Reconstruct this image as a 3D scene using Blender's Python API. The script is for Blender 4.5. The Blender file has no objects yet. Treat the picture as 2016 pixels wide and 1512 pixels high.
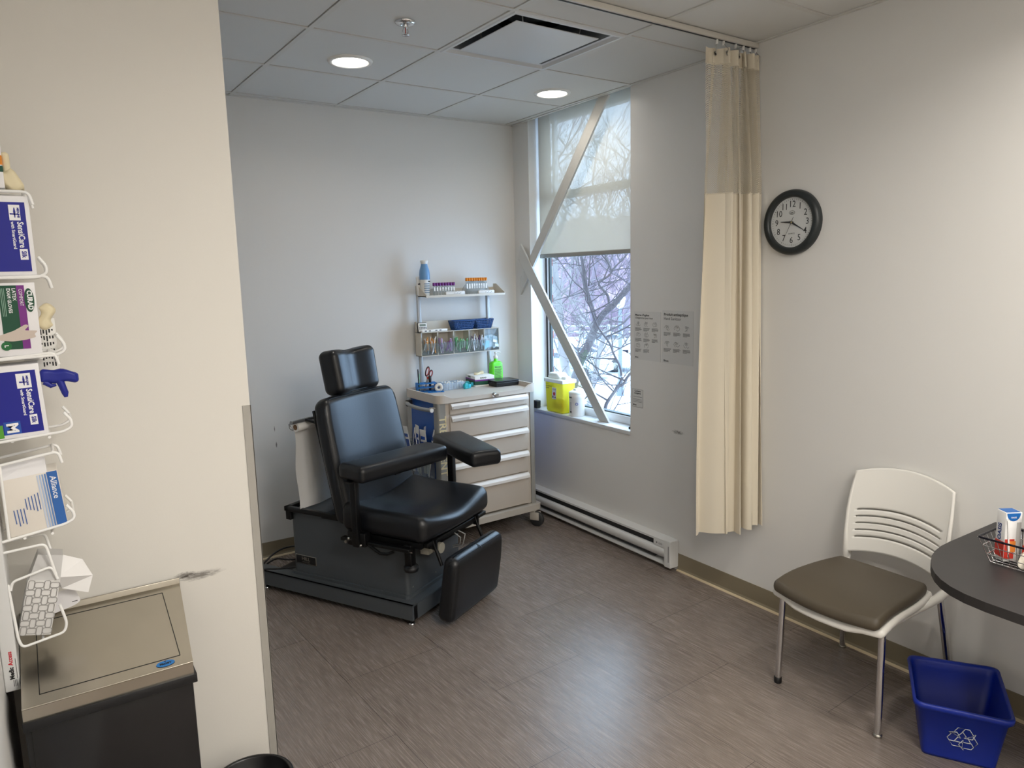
import bpy, bmesh, math, random
from mathutils import Vector, Matrix
random.seed(7)
scene = bpy.context.scene
COL = scene.collection
PI = math.pi
E_DOWN, E_FRONT, E_PANEL, SKY, EXPO = 2.0, 8, 47, 9.5, 0.0
WM = {}          # world matrix of every object that can be a parent

# ------------------------------------------------------------------ colours / materials
def lin(c):
    return c / 12.92 if c <= 0.04045 else ((c + 0.055) / 1.055) ** 2.4
def hexc(h):
    h = h.lstrip('#')
    return tuple(lin(int(h[i:i + 2], 16) / 255) for i in (0, 2, 4)) + (1,)
MATS = {}
def mat(name, col, rough=0.5, metal=0.0, bump=None, spec=0.5, var=None, trans=0, alpha=1, coat=0, emit=None, aniso=0, sheen=0):
    """bump=(scale,strength[,stretch]); var=(scale,amount) soft colour variation"""
    if name in MATS: return MATS[name]
    m = bpy.data.materials.new(name); m.use_nodes = True
    nt = m.node_tree; n = nt.nodes; l = nt.links
    b = n['Principled BSDF']
    c = hexc(col) if isinstance(col, str) else tuple(col) + (1,)
    b.inputs['Base Color'].default_value = c
    b.inputs['Roughness'].default_value = rough
    b.inputs['Metallic'].default_value = metal
    b.inputs['Specular IOR Level'].default_value = spec
    b.inputs['Transmission Weight'].default_value = trans
    b.inputs['Alpha'].default_value = alpha
    b.inputs['Coat Weight'].default_value = coat
    b.inputs['Sheen Weight'].default_value = sheen
    if aniso: b.inputs['Anisotropic'].default_value = aniso
    if emit:
        b.inputs['Emission Color'].default_value = hexc(emit[0]); b.inputs['Emission Strength'].default_value = emit[1]
    tc = None
    if bump or var:
        tc = n.new('ShaderNodeTexCoord')
    if var:
        t = n.new('ShaderNodeTexNoise'); t.inputs['Scale'].default_value = var[0]; t.inputs['Detail'].default_value = 4
        l.new(tc.outputs['Object'], t.inputs['Vector'])
        mx = n.new('ShaderNodeMix'); mx.data_type = 'RGBA'
        k = var[1]
        mx.inputs[6].default_value = tuple(max(0, x * (1 - k)) for x in c[:3]) + (1,)
        mx.inputs[7].default_value = tuple(min(1, x * (1 + k)) for x in c[:3]) + (1,)
        l.new(t.outputs['Fac'], mx.inputs[0]); l.new(mx.outputs[2], b.inputs['Base Color'])
    if bump:
        t = n.new('ShaderNodeTexNoise'); t.inputs['Scale'].default_value = bump[0]; t.inputs['Detail'].default_value = 5
        mp = n.new('ShaderNodeMapping')
        if len(bump) > 2: mp.inputs['Scale'].default_value = bump[2]
        l.new(tc.outputs['Object'], mp.inputs['Vector']); l.new(mp.outputs[0], t.inputs['Vector'])
        bp = n.new('ShaderNodeBump'); bp.inputs['Strength'].default_value = bump[1]; bp.inputs['Distance'].default_value = 0.002
        l.new(t.outputs['Fac'], bp.inputs['Height']); l.new(bp.outputs[0], b.inputs['Normal'])
    MATS[name] = m
    return m

def clear_mat(name, col='#ffffff', gloss=0.12, tint=1.0, rough=0.05):
    """thin clear plastic or glass: see-through plus a fresnel shine"""
    if name in MATS: return MATS[name]
    m = bpy.data.materials.new(name); m.use_nodes = True
    nt = m.node_tree; n = nt.nodes; l = nt.links
    n.remove(n['Principled BSDF'])
    tr = n.new('ShaderNodeBsdfTransparent'); c = hexc(col)
    tr.inputs[0].default_value = tuple(1 - (1 - x) * tint for x in c[:3]) + (1,)
    gl = n.new('ShaderNodeBsdfGlossy'); gl.inputs['Roughness'].default_value = rough
    df = n.new('ShaderNodeBsdfDiffuse'); df.inputs[0].default_value = c
    lw = n.new('ShaderNodeLayerWeight'); pw = n.new('ShaderNodeMath'); pw.operation = 'POWER'; pw.inputs[1].default_value = 4.5; l.new(lw.outputs['Facing'], pw.inputs[0])
    fr = n.new('ShaderNodeMath'); fr.operation = 'MULTIPLY_ADD'; fr.inputs[1].default_value = .9; fr.inputs[2].default_value = .03; l.new(pw.outputs[0], fr.inputs[0])
    mx = n.new('ShaderNodeMixShader'); l.new(fr.outputs[0], mx.inputs[0]); l.new(tr.outputs[0], mx.inputs[1]); l.new(gl.outputs[0], mx.inputs[2])
    m2 = n.new('ShaderNodeMixShader'); m2.inputs[0].default_value = gloss
    l.new(mx.outputs[0], m2.inputs[1]); l.new(df.outputs[0], m2.inputs[2])
    l.new(m2.outputs[0], n['Material Output'].inputs[0])
    MATS[name] = m
    return m

# ------------------------------------------------------------------ mesh builder
def frame(o, right, up):
    r = Vector(right).normalized(); u = Vector(up).normalized(); w = r.cross(u)
    return Matrix(((r.x, u.x, w.x, o[0]), (r.y, u.y, w.y, o[1]), (r.z, u.z, w.z, o[2]), (0, 0, 0, 1)))
def T(x, y, z): return Matrix.Translation((x, y, z))
def RZ(a): return Matrix.Rotation(a, 4, 'Z')
def RX(a): return Matrix.Rotation(a, 4, 'X')
def RY(a): return Matrix.Rotation(a, 4, 'Y')

class MB:
    def __init__(self, M=None):
        self.M = M or Matrix.Identity(4); self.v = []; self.f = []; self.mi = []; self.sm = []; self.mats = []
    def slot(self, m):
        if m not in self.mats: self.mats.append(m)
        return self.mats.index(m)
    def add(self, vs, fs, m, smooth=False, M=None):
        X = self.M @ M if M else self.M
        o = len(self.v); k = self.slot(m)
        self.v += [X @ Vector(p) for p in vs]
        for f in fs:
            self.f.append([i + o for i in f]); self.mi.append(k); self.sm.append(smooth)
        return self
    def box(self, c, s, m, bev=0.0, M=None, seg=2):
        bm = bmesh.new(); bmesh.ops.create_cube(bm, size=1)
        for v in bm.verts: v.co = Vector((v.co.x * s[0] + c[0], v.co.y * s[1] + c[1], v.co.z * s[2] + c[2]))
        if bev > 0:
            bmesh.ops.bevel(bm, geom=list(bm.edges), offset=min(bev, min(s) * .49), segments=seg, affect='EDGES', profile=.5)
        self.bm(bm, m, bev > 0 and seg > 1, M); return self
    def b2(self, a, b, m, bev=0.0, M=None, seg=2):
        """box from corner to corner"""
        return self.box([(a[i] + b[i]) / 2 for i in range(3)], [abs(b[i] - a[i]) for i in range(3)], m, bev, M, seg)
    def bm(self, bm, m, smooth=False, M=None):
        bm.verts.ensure_lookup_table(); bm.verts.index_update()
        self.add([v.co.copy() for v in bm.verts], [[v.index for v in f.verts] for f in bm.faces], m, smooth, M); bm.free()
    def hexa(self, p, m, M=None):
        """8 points: bottom 4 ccw then top 4 ccw"""
        self.add(p, [(3, 2, 1, 0), (4, 5, 6, 7), (0, 1, 5, 4), (1, 2, 6, 5), (2, 3, 7, 6), (3, 0, 4, 7)], m, False, M); return self
    def rod(self, p0, p1, r0, m, r1=None, n=16, M=None, smooth=True):
        return self.tube([p0, p1], r0, m, n=n, M=M, radii=[r0, r0 if r1 is None else r1], smooth=smooth)
    def tube(self, pts, r, m, n=10, closed=False, M=None, radii=None, smooth=True):
        P = [Vector(p) for p in pts]; k = len(P); vs = []; fs = []
        prev = None
        for i, p in enumerate(P):
            if closed: t = (P[(i + 1) % k] - P[i - 1])
            else: t = (P[min(i + 1, k - 1)] - P[max(i - 1, 0)])
            if t.length < 1e-9: t = Vector((0, 0, 1))
            t.normalize()
            if prev is None:
                a = Vector((0, 0, 1)) if abs(t.z) < .9 else Vector((1, 0, 0))
                u = t.cross(a).normalized()
            else:
                u = (prev - t * prev.dot(t)); u = u.normalized() if u.length > 1e-6 else t.orthogonal().normalized()
            prev = u; w = t.cross(u)
            rr = radii[i] if radii else r
            for j in range(n):
                a = 2 * PI * j / n; vs.append(p + (u * math.cos(a) + w * math.sin(a)) * rr)
        kk = k if closed else k - 1
        for i in range(kk):
            for j in range(n):
                a = i * n + j; b = i * n + (j + 1) % n; c = ((i + 1) % k) * n + (j + 1) % n; d = ((i + 1) % k) * n + j
                fs.append((a, b, c, d))
        self.add(vs, fs, m, smooth, M)
        if not closed:
            self.add(vs[:n], [tuple(range(n - 1, -1, -1))], m, False, M)
            self.add(vs[-n:], [tuple(range(n))], m, False, M)
        return self
    def lathe(self, prof, m, n=32, M=None, smooth=True, cap=True):
        vs = []; fs = []
        for r, z in prof:
            for j in range(n):
                a = 2 * PI * j / n; vs.append((r * math.cos(a), r * math.sin(a), z))
        for i in range(len(prof) - 1):
            for j in range(n):
                fs.append((i * n + j, i * n + (j + 1) % n, (i + 1) * n + (j + 1) % n, (i + 1) * n + j))
        self.add(vs, fs, m, smooth, M)
        if cap:
            if prof[0][0] > 1e-5: self.add(vs[:n], [tuple(range(n - 1, -1, -1))], m, False, M)
            if prof[-1][0] > 1e-5: self.add(vs[-n:], [tuple(range(n))], m, False, M)
        return self
    def prism(self, poly, z0, z1, m, M=None, smooth=False):
        k = len(poly)
        vs = [(x, y, z0) for x, y in poly] + [(x, y, z1) for x, y in poly]
        self.add(vs, [tuple(range(k - 1, -1, -1)), tuple(range(k, 2 * k))], m, False, M)
        self.add(vs, [(i, (i + 1) % k, k + (i + 1) % k, k + i) for i in range(k)], m, smooth, M)
        return self
    def quad(self, a, b, c, d, m, M=None):
        self.add([a, b, c, d], [(0, 1, 2, 3)], m, False, M); return self
    def rbox(self, s, r, m, fn=None, n=6, a=3, M=None, c=(0, 0, 0)):
        """rounded, optionally deformed cushion box of size s"""
        def ax(h):
            core = h - r; out = [-h + r * (1 - math.tan(PI / 4 * (a - i) / a)) for i in range(a)]
            k = max(1, n); out += [-core + 2 * core * i / k for i in range(k + 1)]
            out += [h - r * (1 - math.tan(PI / 4 * (i + 1) / a)) for i in range(a)]
            return out
        H = [x / 2 for x in s]; A = [ax(h) for h in H]; vs = []; fs = []; D = {}
        def V(p):
            key = tuple(round(q, 6) for q in p)
            if key not in D:
                q = Vector([max(-(H[i] - r), min(H[i] - r, p[i])) for i in range(3)]); d = Vector(p) - q
                w = q + d.normalized() * r if d.length > 1e-9 else q
                if fn: w = Vector(fn(w.x, w.y, w.z))
                D[key] = len(vs); vs.append(w + Vector(c))
            return D[key]
        for ax_ in range(3):
            u, w = [(1, 2), (2, 0), (0, 1)][ax_]
            for sg in (-1, 1):
                for i in range(len(A[u]) - 1):
                    for j in range(len(A[w]) - 1):
                        q = []
                        for di, dj in ((0, 0), (1, 0), (1, 1), (0, 1)):
                            p = [0, 0, 0]; p[ax_] = sg * H[ax_]; p[u] = A[u][i + di]; p[w] = A[w][j + dj]; q.append(V(p))
                        if sg < 0: q.reverse()
                        if len(set(q)) == 4: fs.append(tuple(q))
        self.add(vs, fs, m, True, M); return self
    def text(self, s, size, m, M, ext=0.0004, align='CENTER', bold=0.0, sx=1.0):
        cu = bpy.data.curves.new('t', 'FONT'); cu.body = s; cu.size = size; cu.align_x = align; cu.align_y = 'CENTER'
        cu.extrude = ext; cu.offset = bold; cu.resolution_u = 2
        ob = bpy.data.objects.new('t', cu); me = ob.to_mesh()
        self.add([(v.co.x * sx, v.co.y, v.co.z) for v in me.vertices], [tuple(p.vertices) for p in me.polygons], m, False, M)
        ob.to_mesh_clear(); bpy.data.objects.remove(ob); bpy.data.curves.remove(cu)
        return self
    def build(self, name, parent=None, origin=None):
        if parent is not None: W = WM[parent]
        else:
            if origin is None:
                xs = [p.x for p in self.v]; ys = [p.y for p in self.v]; zs = [p.z for p in self.v]
                origin = ((min(xs) + max(xs)) / 2, (min(ys) + max(ys)) / 2, min(zs))
            W = Matrix.Translation(origin)
        I = W.inverted(); me = bpy.data.meshes.new(name)
        me.from_pydata([I @ p for p in self.v], [], self.f)
        for m in self.mats: me.materials.append(m)
        me.polygons.foreach_set('material_index', self.mi); me.polygons.foreach_set('use_smooth', self.sm)
        me.update()
        o = bpy.data.objects.new(name, me); COL.objects.link(o)
        if parent is not None: o.parent = parent
        else: o.matrix_world = W
        WM[o] = W
        return o

def tag(o, label, cat=None, group=None, kind=None):
    if label: o['label'] = label
    if cat: o['category'] = cat
    if group: o['group'] = group
    if kind: o['kind'] = kind
    return o
def thing(name, label, cat, loc=(0, 0, 0), rz=0.0, group=None, M=None):
    o = bpy.data.objects.new(name, None); COL.objects.link(o); o.empty_display_size = .05
    W = M if M is not None else T(*loc) @ RZ(rz)
    o.matrix_world = W; WM[o] = W
    return tag(o, label, cat, group)
def struct(mb, name, parent=None):
    o = mb.build(name, parent, origin=(0, 0, 0) if parent is None else None)
    if parent is None: o['kind'] = 'structure'
    return o
def dup(root, M, label=None, group=None):
    r = root.copy(); COL.objects.link(r); r.matrix_world = M; WM[r] = M
    if label: r['label'] = label
    if group: r['group'] = group
    for ch in list(root.children):
        c = ch.copy(); COL.objects.link(c); c.parent = r
        for g in list(ch.children):
            d = g.copy(); COL.objects.link(d); d.parent = c
    return r
def rrect(hx, hy, r, z, n=6, cx=0, cy=0):
    out = []
    for (sx, sy, a0) in ((1, 1, 0), (-1, 1, PI / 2), (-1, -1, PI), (1, -1, 1.5 * PI)):
        for i in range(n + 1):
            a = a0 + PI / 2 * i / n
            out.append((cx + sx * (hx - r) + r * math.cos(a), cy + sy * (hy - r) + r * math.sin(a), z))
    return out
def rpoly(pts, r, n=5):
    """round the corners of a 2d polygon"""
    out = []; k = len(pts)
    for i in range(k):
        p = Vector(pts[i]); a = (Vector(pts[i - 1]) - p); b = (Vector(pts[(i + 1) % k]) - p)
        rr = r[i] if isinstance(r, (list, tuple)) else r
        rr = min(rr, a.length * .49, b.length * .49)
        if rr < 1e-5: out.append(tuple(p)); continue
        A = p + a.normalized() * rr; B = p + b.normalized() * rr
        for j in range(n + 1):
            t = j / n; q = A * (1 - t) ** 2 + p * 2 * t * (1 - t) + B * t * t; out.append((q.x, q.y))
    return out

# ------------------------------------------------------------------ common materials
H = 2.7175
black_pl = mat('black_plastic', '#101114', .45)
white_pl = mat('white_plastic', '#e9e8e4', .35)
chrome = mat('chrome', '#d8d8da', .12, 1)
steel = mat('steel', '#b9b6ae', .3, 1)
ink = mat('ink_black', '#1c1c1e', .6)
white_ink = mat('ink_white', '#f2f2f4', .5)
paper = mat('paper_white', '#efeeea', .7)
greymetal = mat('grey_painted_metal', '#4c5155', .38, 0, (60, .05))
blackmetal = mat('black_metal', '#0c0d0f', .38, .3)
clear = clear_mat('clear_plastic', '#eef4f8', .10)
def scuffed_wall(name, base, marks, rough=.55):
    """painted wall; marks = [(centre, (sx,sy,sz) half sizes, density)] local dirt patches"""
    m = mat(name, base, rough, 0, (220, .06), .4)
    nt = m.node_tree; n = nt.nodes; l = nt.links; b = n['Principled BSDF']
    tc = n.new('ShaderNodeTexCoord'); total = None
    for c, s, den, sc in marks:
        mp = n.new('ShaderNodeMapping'); mp.vector_type = 'POINT'
        mp.inputs['Scale'].default_value = tuple(1 / x for x in s)
        mp.inputs['Location'].default_value = tuple(-c[i] / s[i] for i in range(3))
        l.new(tc.outputs['Object'], mp.inputs[0])
        gr = n.new('ShaderNodeTexGradient'); gr.gradient_type = 'SPHERICAL'; l.new(mp.outputs[0], gr.inputs[0])
        nm = n.new('ShaderNodeMapping'); nm.inputs['Scale'].default_value = sc; l.new(tc.outputs['Object'], nm.inputs[0])
        no = n.new('ShaderNodeTexNoise'); no.inputs['Scale'].default_value = 1; no.inputs['Detail'].default_value = 8; no.inputs['Roughness'].default_value = .7
        l.new(nm.outputs[0], no.inputs[0])
        mu = n.new('ShaderNodeMath'); mu.operation = 'MULTIPLY'; l.new(gr.outputs['Fac'], mu.inputs[0]); l.new(no.outputs['Fac'], mu.inputs[1])
        rp = n.new('ShaderNodeMapRange'); rp.inputs[1].default_value = .28 - den * .1; rp.inputs[2].default_value = .46 - den * .1; rp.inputs[4].default_value = .75
        l.new(mu.outputs[0], rp.inputs[0])
        if total is None: total = rp.outputs[0]
        else:
            ad = n.new('ShaderNodeMath'); ad.operation = 'ADD'; ad.use_clamp = True; l.new(total, ad.inputs[0]); l.new(rp.outputs[0], ad.inputs[1]); total = ad.outputs[0]
    mx = n.new('ShaderNodeMix'); mx.data_type = 'RGBA'; mx.inputs[6].default_value = hexc(base); mx.inputs[7].default_value = hexc('#4a443e')
    if total is not None: l.new(total, mx.inputs[0]); l.new(mx.outputs[2], b.inputs['Base Color'])
    return m
WALLC = '#dddcd9'
wall_r = scuffed_wall('paint_right_wall', WALLC, [((0, -1.60, .80), (.05, .10, .03), .1, (60, 60, 160)), ((0, -3.25, .62), (.05, .04, .15), .0, (60, 60, 60))], .30)
wall_b = scuffed_wall('paint_back_wall', WALLC, [((-1.775, 0, .70), (.008, .05, .03), 1.2, (40, 40, 40)), ((-1.78, 0, .80), (.006, .05, .035), .8, (90, 90, 90))])
wall_p = scuffed_wall('paint_partition', '#dfdcd5', [((-2.59, -2.2, .838), (.13, .05, .026), .35, (40, 40, 330)), ((-2.63, -2.2, .848), (.06, .05, .02), .45, (90, 90, 260))])
wall_m = scuffed_wall('paint_plain', WALLC, [])

# floor: 18 x 36 inch vinyl tiles with fine streaks
def floor_mat():
    m = mat('vinyl_floor', '#6f655d', .36, 0)
    nt = m.node_tree; n = nt.nodes; l = nt.links; b = n['Principled BSDF']
    tc = n.new('ShaderNodeTexCoord'); mp = n.new('ShaderNodeMapping'); mp.inputs['Rotation'].default_value = (0, 0, PI / 2 - .055)
    mp.inputs['Location'].default_value = (2.16, -1.14, 0)
    l.new(tc.outputs['Object'], mp.inputs[0])
    br = n.new('ShaderNodeTexBrick'); br.offset = .5; br.inputs['Scale'].default_value = 1
    br.inputs['Brick Width'].default_value = .9144; br.inputs['Row Height'].default_value = .4572
    br.inputs['Mortar Size'].default_value = .0011; br.inputs['Mortar Smooth'].default_value = .2; br.inputs['Bias'].default_value = 0
    br.inputs['Color1'].default_value = (.42, .42, .42, 1); br.inputs['Color2'].default_value = (.58, .58, .58, 1); br.inputs['Mortar'].default_value = (0, 0, 0, 1)
    l.new(mp.outputs[0], br.inputs[0])
    st = n.new('ShaderNodeMapping'); st.inputs['Scale'].default_value = (9, 260, 1); l.new(mp.outputs[0], st.inputs[0])
    no = n.new('ShaderNodeTexNoise'); no.inputs['Scale'].default_value = 1; no.inputs['Detail'].default_value = 4; no.inputs['Roughness'].default_value = .65
    l.new(st.outputs[0], no.inputs[0])
    s2 = n.new('ShaderNodeMapping'); s2.inputs['Scale'].default_value = (4, 70, 1); l.new(mp.outputs[0], s2.inputs[0])
    n2 = n.new('ShaderNodeTexNoise'); n2.inputs['Scale'].default_value = 1; n2.inputs['Detail'].default_value = 3; l.new(s2.outputs[0], n2.inputs[0])
    rp = n.new('ShaderNodeValToRGB'); e = rp.color_ramp.elements
    e[0].position = .30; e[0].color = hexc('#5e534c'); e[1].position = .70; e[1].color = hexc('#978c84')
    q = n.new('ShaderNodeMix'); q.data_type = 'FLOAT'; q.inputs[0].default_value = .35; l.new(no.outputs['Fac'], q.inputs[2]); l.new(n2.outputs['Fac'], q.inputs[3])
    l.new(q.outputs[0], rp.inputs[0])
    mx = n.new('ShaderNodeMix'); mx.data_type = 'RGBA'; mx.blend_type = 'SOFT_LIGHT'; mx.inputs[0].default_value = .35
    l.new(rp.outputs[0], mx.inputs[6]); l.new(br.outputs['Color'], mx.inputs[7])
    mm = n.new('ShaderNodeMix'); mm.data_type = 'RGBA'; l.new(br.outputs['Fac'], mm.inputs[0]); l.new(mx.outputs[2], mm.inputs[6]); mm.inputs[7].default_value = hexc('#3a332e')
    l.new(mm.outputs[2], b.inputs['Base Color'])
    bp = n.new('ShaderNodeBump'); bp.inputs['Strength'].default_value = .5; bp.inputs['Distance'].default_value = .0009
    l.new(no.outputs['Fac'], bp.inputs['Height']); l.new(bp.outputs[0], b.inputs['Normal'])
    r2 = n.new('ShaderNodeMapRange'); r2.inputs[3].default_value = .17; r2.inputs[4].default_value = .36; l.new(no.outputs['Fac'], r2.inputs[0]); l.new(r2.outputs[0], b.inputs['Roughness'])
    return m

# ================================================================== THE ROOM
Y0 = -7.2; XL = -3.065
fm = floor_mat()
m = MB(); m.b2((XL - .1, Y0, -.08), (.25, .12, 0), fm); struct(m, 'floor')

ceil_tile = mat('ceiling_tile', '#d9d9d6', .9, 0, (420, .18))
ceil_bar = mat('ceiling_grid_bar', '#d2d1cc', .5)
dark_gap = mat('ceiling_gap', '#3c3c3a', .9)
G = T(-1.8676, -.6787, 0) @ RZ(.0323); TS = .6096
def clip_poly(poly, x0, x1, y0, y1):
    def cl(P, ax, v, keep):
        out = []
        for i in range(len(P)):
            a, b = P[i - 1], P[i]; ia = (a[ax] - v) * keep >= 0; ib = (b[ax] - v) * keep >= 0
            if ia != ib:
                t = (v - a[ax]) / (b[ax] - a[ax]); out.append((a[0] + (b[0] - a[0]) * t, a[1] + (b[1] - a[1]) * t))
            if ib: out.append(b)
        return out
    for ax, v, k in ((0, x0, 1), (0, x1, -1), (1, y0, 1), (1, y1, -1)):
        poly = cl(poly, ax, v, k)
        if len(poly) < 3: return []
    return poly
def gquad(a0, a1, b0, b1):
    return [tuple((G @ Vector((a, b, 0)))[:2]) for a, b in ((a0, b0), (a1, b0), (a1, b1), (a0, b1))]
m = MB()
for i in range(-4, 5):
    for j in range(-2, 12):
        if i == 1 and j == 1: continue
        g = .0135
        P = clip_poly(gquad(TS * i + g, TS * (i + 1) - g, -TS * (j + 1) + g, -TS * j - g), XL + .018, -.018, Y0, -.018)
        if P: m.prism(P, H + .004, H + .016, ceil_tile)
for i in range(-4, 6):
    P = clip_poly(gquad(TS * i - .0105, TS * i + .0105, -TS * 12, TS * 2), XL, 0, Y0, 0)
    if P: m.prism(P, H, H + .012, ceil_bar)
for j in range(-2, 12):
    for i in range(-4, 5):
        P = clip_poly(gquad(TS * i + .0105, TS * (i + 1) - .0105, -TS * j - .0105, -TS * j + .0105), XL, 0, Y0, 0)
        if P: m.prism(P, H + .0005, H + .0125, ceil_bar)
# wall angle all round
for a, b in (((XL, -.02), (0, 0)), ((-.02, Y0), (0, 0)), ((XL, Y0), (XL + .02, 0))):
    m.b2((a[0], a[1], H - .0015), (b[0], b[1], H + .003), ceil_bar)
hole = gquad(TS, TS * 2, -TS * 2, -TS); hx = [p[0] for p in hole]; hy = [p[1] for p in hole]
for a, b in (((XL, Y0), (0, min(hy))), ((XL, max(hy)), (0, 0)), ((XL, min(hy)), (min(hx), max(hy))), ((max(hx), min(hy)), (0, max(hy)))):
    m.b2((a[0], a[1], H + .02), (b[0], b[1], H + .03), dark_gap)
m.b2((XL - .1, Y0, H + .30), (.30, .12, H + .34), dark_gap)
struct(m, 'ceiling')

m = MB(); m.b2((XL - .1, 0, 0), (.0, .12, H + .3), wall_b); struct(m, 'wall_back')
WY0, WY1, SZ = -1.212, -.19, .718
m = MB()
m.b2((0, WY1, 0), (.15, .12, H + .3), wall_r)
m.b2((0, WY0, 0), (.24, WY1, SZ), wall_r)
m.b2((0, Y0, 0), (.24, WY0, H + .3), wall_r)
m.b2((.19, WY0, H + .0), (.24, WY1, H + .3), wall_r)
struct(m, 'wall_right')
m = MB(); m.b2((XL - .12, Y0, 0), (XL, .12, H + .3), wall_m); struct(m, 'wall_left')
m = MB(); m.b2((XL - .1, Y0 - .12, 0), (.24, Y0, H + .3), wall_m); struct(m, 'wall_rear')
m = MB(); m.b2((XL, -2.2, 0), (-2.412, -2.08, H + .01), wall_p); struct(m, 'wall_partition')
guard = mat('corner_guard', '#a7a49d', .4)
m = MB(); m.b2((-2.434, -2.2025, .10), (-2.410, -2.2, 1.325), guard); m.b2((-2.412, -2.2025, .10), (-2.4095, -2.15, 1.325), guard, ); struct(m, 'trim_1')

base_m = mat('vinyl_cove_base', '#857b66', .45); toe_m = mat('base_toe_cream', '#c9b898', .5)  # toe_m: paler cream strip along the foot of the cove base
def baseb(name, a, b, nrm):
    """cove base along the wall from a to b, nrm = into the room"""
    m = MB(); n = Vector(nrm)
    A = Vector(a); B = Vector(b)
    for prof, mm in (([(0, .101), (.003, .101), (.0045, .02), (.009, .009), (.009, 0), (0, 0)], base_m), ([(.009, .010), (.0115, .008), (.017, .002), (.017, 0), (.009, 0)], toe_m)):
        va = [A + n * p + Vector((0, 0, z)) for p, z in prof]; vb = [B + n * p + Vector((0, 0, z)) for p, z in prof]; k = len(prof)
        m.add(va + vb, [(i, (i + 1) % k, k + (i + 1) % k, k + i) for i in range(k)] + [tuple(range(k - 1, -1, -1)), tuple(range(k, 2 * k))], mm)
    struct(m, name)
baseb('baseboard_right', (0, -1.612, 0), (0, Y0, 0), (-1, 0, 0))
baseb('baseboard_back', (XL, 0, 0), (-.02, 0, 0), (0, -1, 0))
baseb('baseboard_partition', (XL, -2.2, 0), (-2.43, -2.2, 0), (0, -1, 0))

# ---- window_1
w1 = thing('window_1', None, None, (.1, -.7, SZ)); w1['kind'] = 'structure'
frame_w = mat('window_frame_white', '#e8ebee', .35); gasket = mat('window_gasket', '#16181f', .5); fr_green = mat('window_frame_green', '#2e3b3a', .4)
m = MB(); m.b2((-.006, WY0, SZ), (.13, WY1, .742), mat('sill_laminate', '#c9ccce', .35), .002); m.build('window_sill', w1)
m = MB()
m.b2((.12, WY0, .742), (.17, WY1, .792), frame_w, .002); m.b2((.130, WY0, .792), (.17, WY1, .80), fr_green)
m.b2((.128, -.205, .742), (.15, WY1, H + .2), gasket); m.b2((.130, -.222, .79), (.15, -.205, H + .2), frame_w); m.b2((.133, -.238, .79), (.15, -.222, H + .2), fr_green)
m.b2((.13, WY0, .79), (.17, WY0 + .03, H + .2), frame_w)
m.b2((.13, WY0, 2.19), (.17, WY1, 2.24), mat('window_transom', '#8d9294', .4)); m.b2((.14, -.30, 2.24), (.17, -.275, H + .2), frame_w)
m.build('window_frame', w1)
glass = clear_mat('window_glass', '#f2f8fb', 0.0, rough=.01)
m = MB(); m.b2((.140, WY0 + .02, .795), (.145, -.23, H + .2), glass); m.build('pane', w1)

# ---- roller blind
def blind_mat():
    m = bpy.data.materials.new('blind_fabric'); m.use_nodes = True; nt = m.node_tree; n = nt.nodes; l = nt.links
    n.remove(n['Principled BSDF'])
    d = n.new('ShaderNodeBsdfDiffuse'); d.inputs[0].default_value = hexc('#d2cec4')
    t = n.new('ShaderNodeBsdfTranslucent'); t.inputs[0].default_value = hexc('#cfc3b0')
    p = n.new('ShaderNodeBsdfTransparent')
    a = n.new('ShaderNodeMixShader'); a.inputs[0].default_value = .30; l.new(d.outputs[0], a.inputs[1]); l.new(t.outputs[0], a.inputs[2])
    b = n.new('ShaderNodeMixShader'); b.inputs[0].default_value = .24; l.new(a.outputs[0], b.inputs[1]); l.new(p.outputs[0], b.inputs[2])
    l.new(b.outputs[0], n['Material Output'].inputs[0]); return m
bl = thing('roller_blind', 'translucent grey white roller blind drawn halfway down the window', 'blind', (.075, -.70, 1.8))
bm_ = blind_mat()
m = MB(); m.b2((.074, -1.205, 1.822), (.0752, -.208, H + .12), bm_); m.build('fabric', bl)
m = MB(); m.rbox((.016, .997, .028), .006, mat('blind_bar', '#8f8e89', .5), n=1, c=(.0746, -.7065, 1.812)); m.build('bottom_bar', bl)
m = MB(); m.rod((.075, -1.205, H + .15), (.075, -.2, H + .15), .03, white_pl); m.build('roller_tube', bl)

# ---- diagonal brace bars
bar_m = mat('brace_paint', '#c6c5c0', .5)
def bar(name, pts, th, label):
    m = MB(); P = [Vector(p) for p in pts]; d = Vector((th, 0, 0))
    m.hexa([P[0], P[1], P[2], P[3], P[0] + d, P[1] + d, P[2] + d, P[3] + d], bar_m)
    return tag(m.build(name), label, 'brace bar', 'diagonal bars across the window')
bar('brace_bar', [(-.034, -.118, 1.903), (-.034, -.094, 1.791), (.060, -.850, .743), (.056, -.950, .743)], .014, 'flat white diagonal bar across the window, its lower end standing on the sill')
bar('brace_bar', [(-.016, -.088, 1.667), (-.016, -.08, 1.548), (.003, -1.023, H - .002), (-.006, -.937, H - .002)], .014, 'flat white diagonal bar across the window, its upper end reaching the ceiling')

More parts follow.
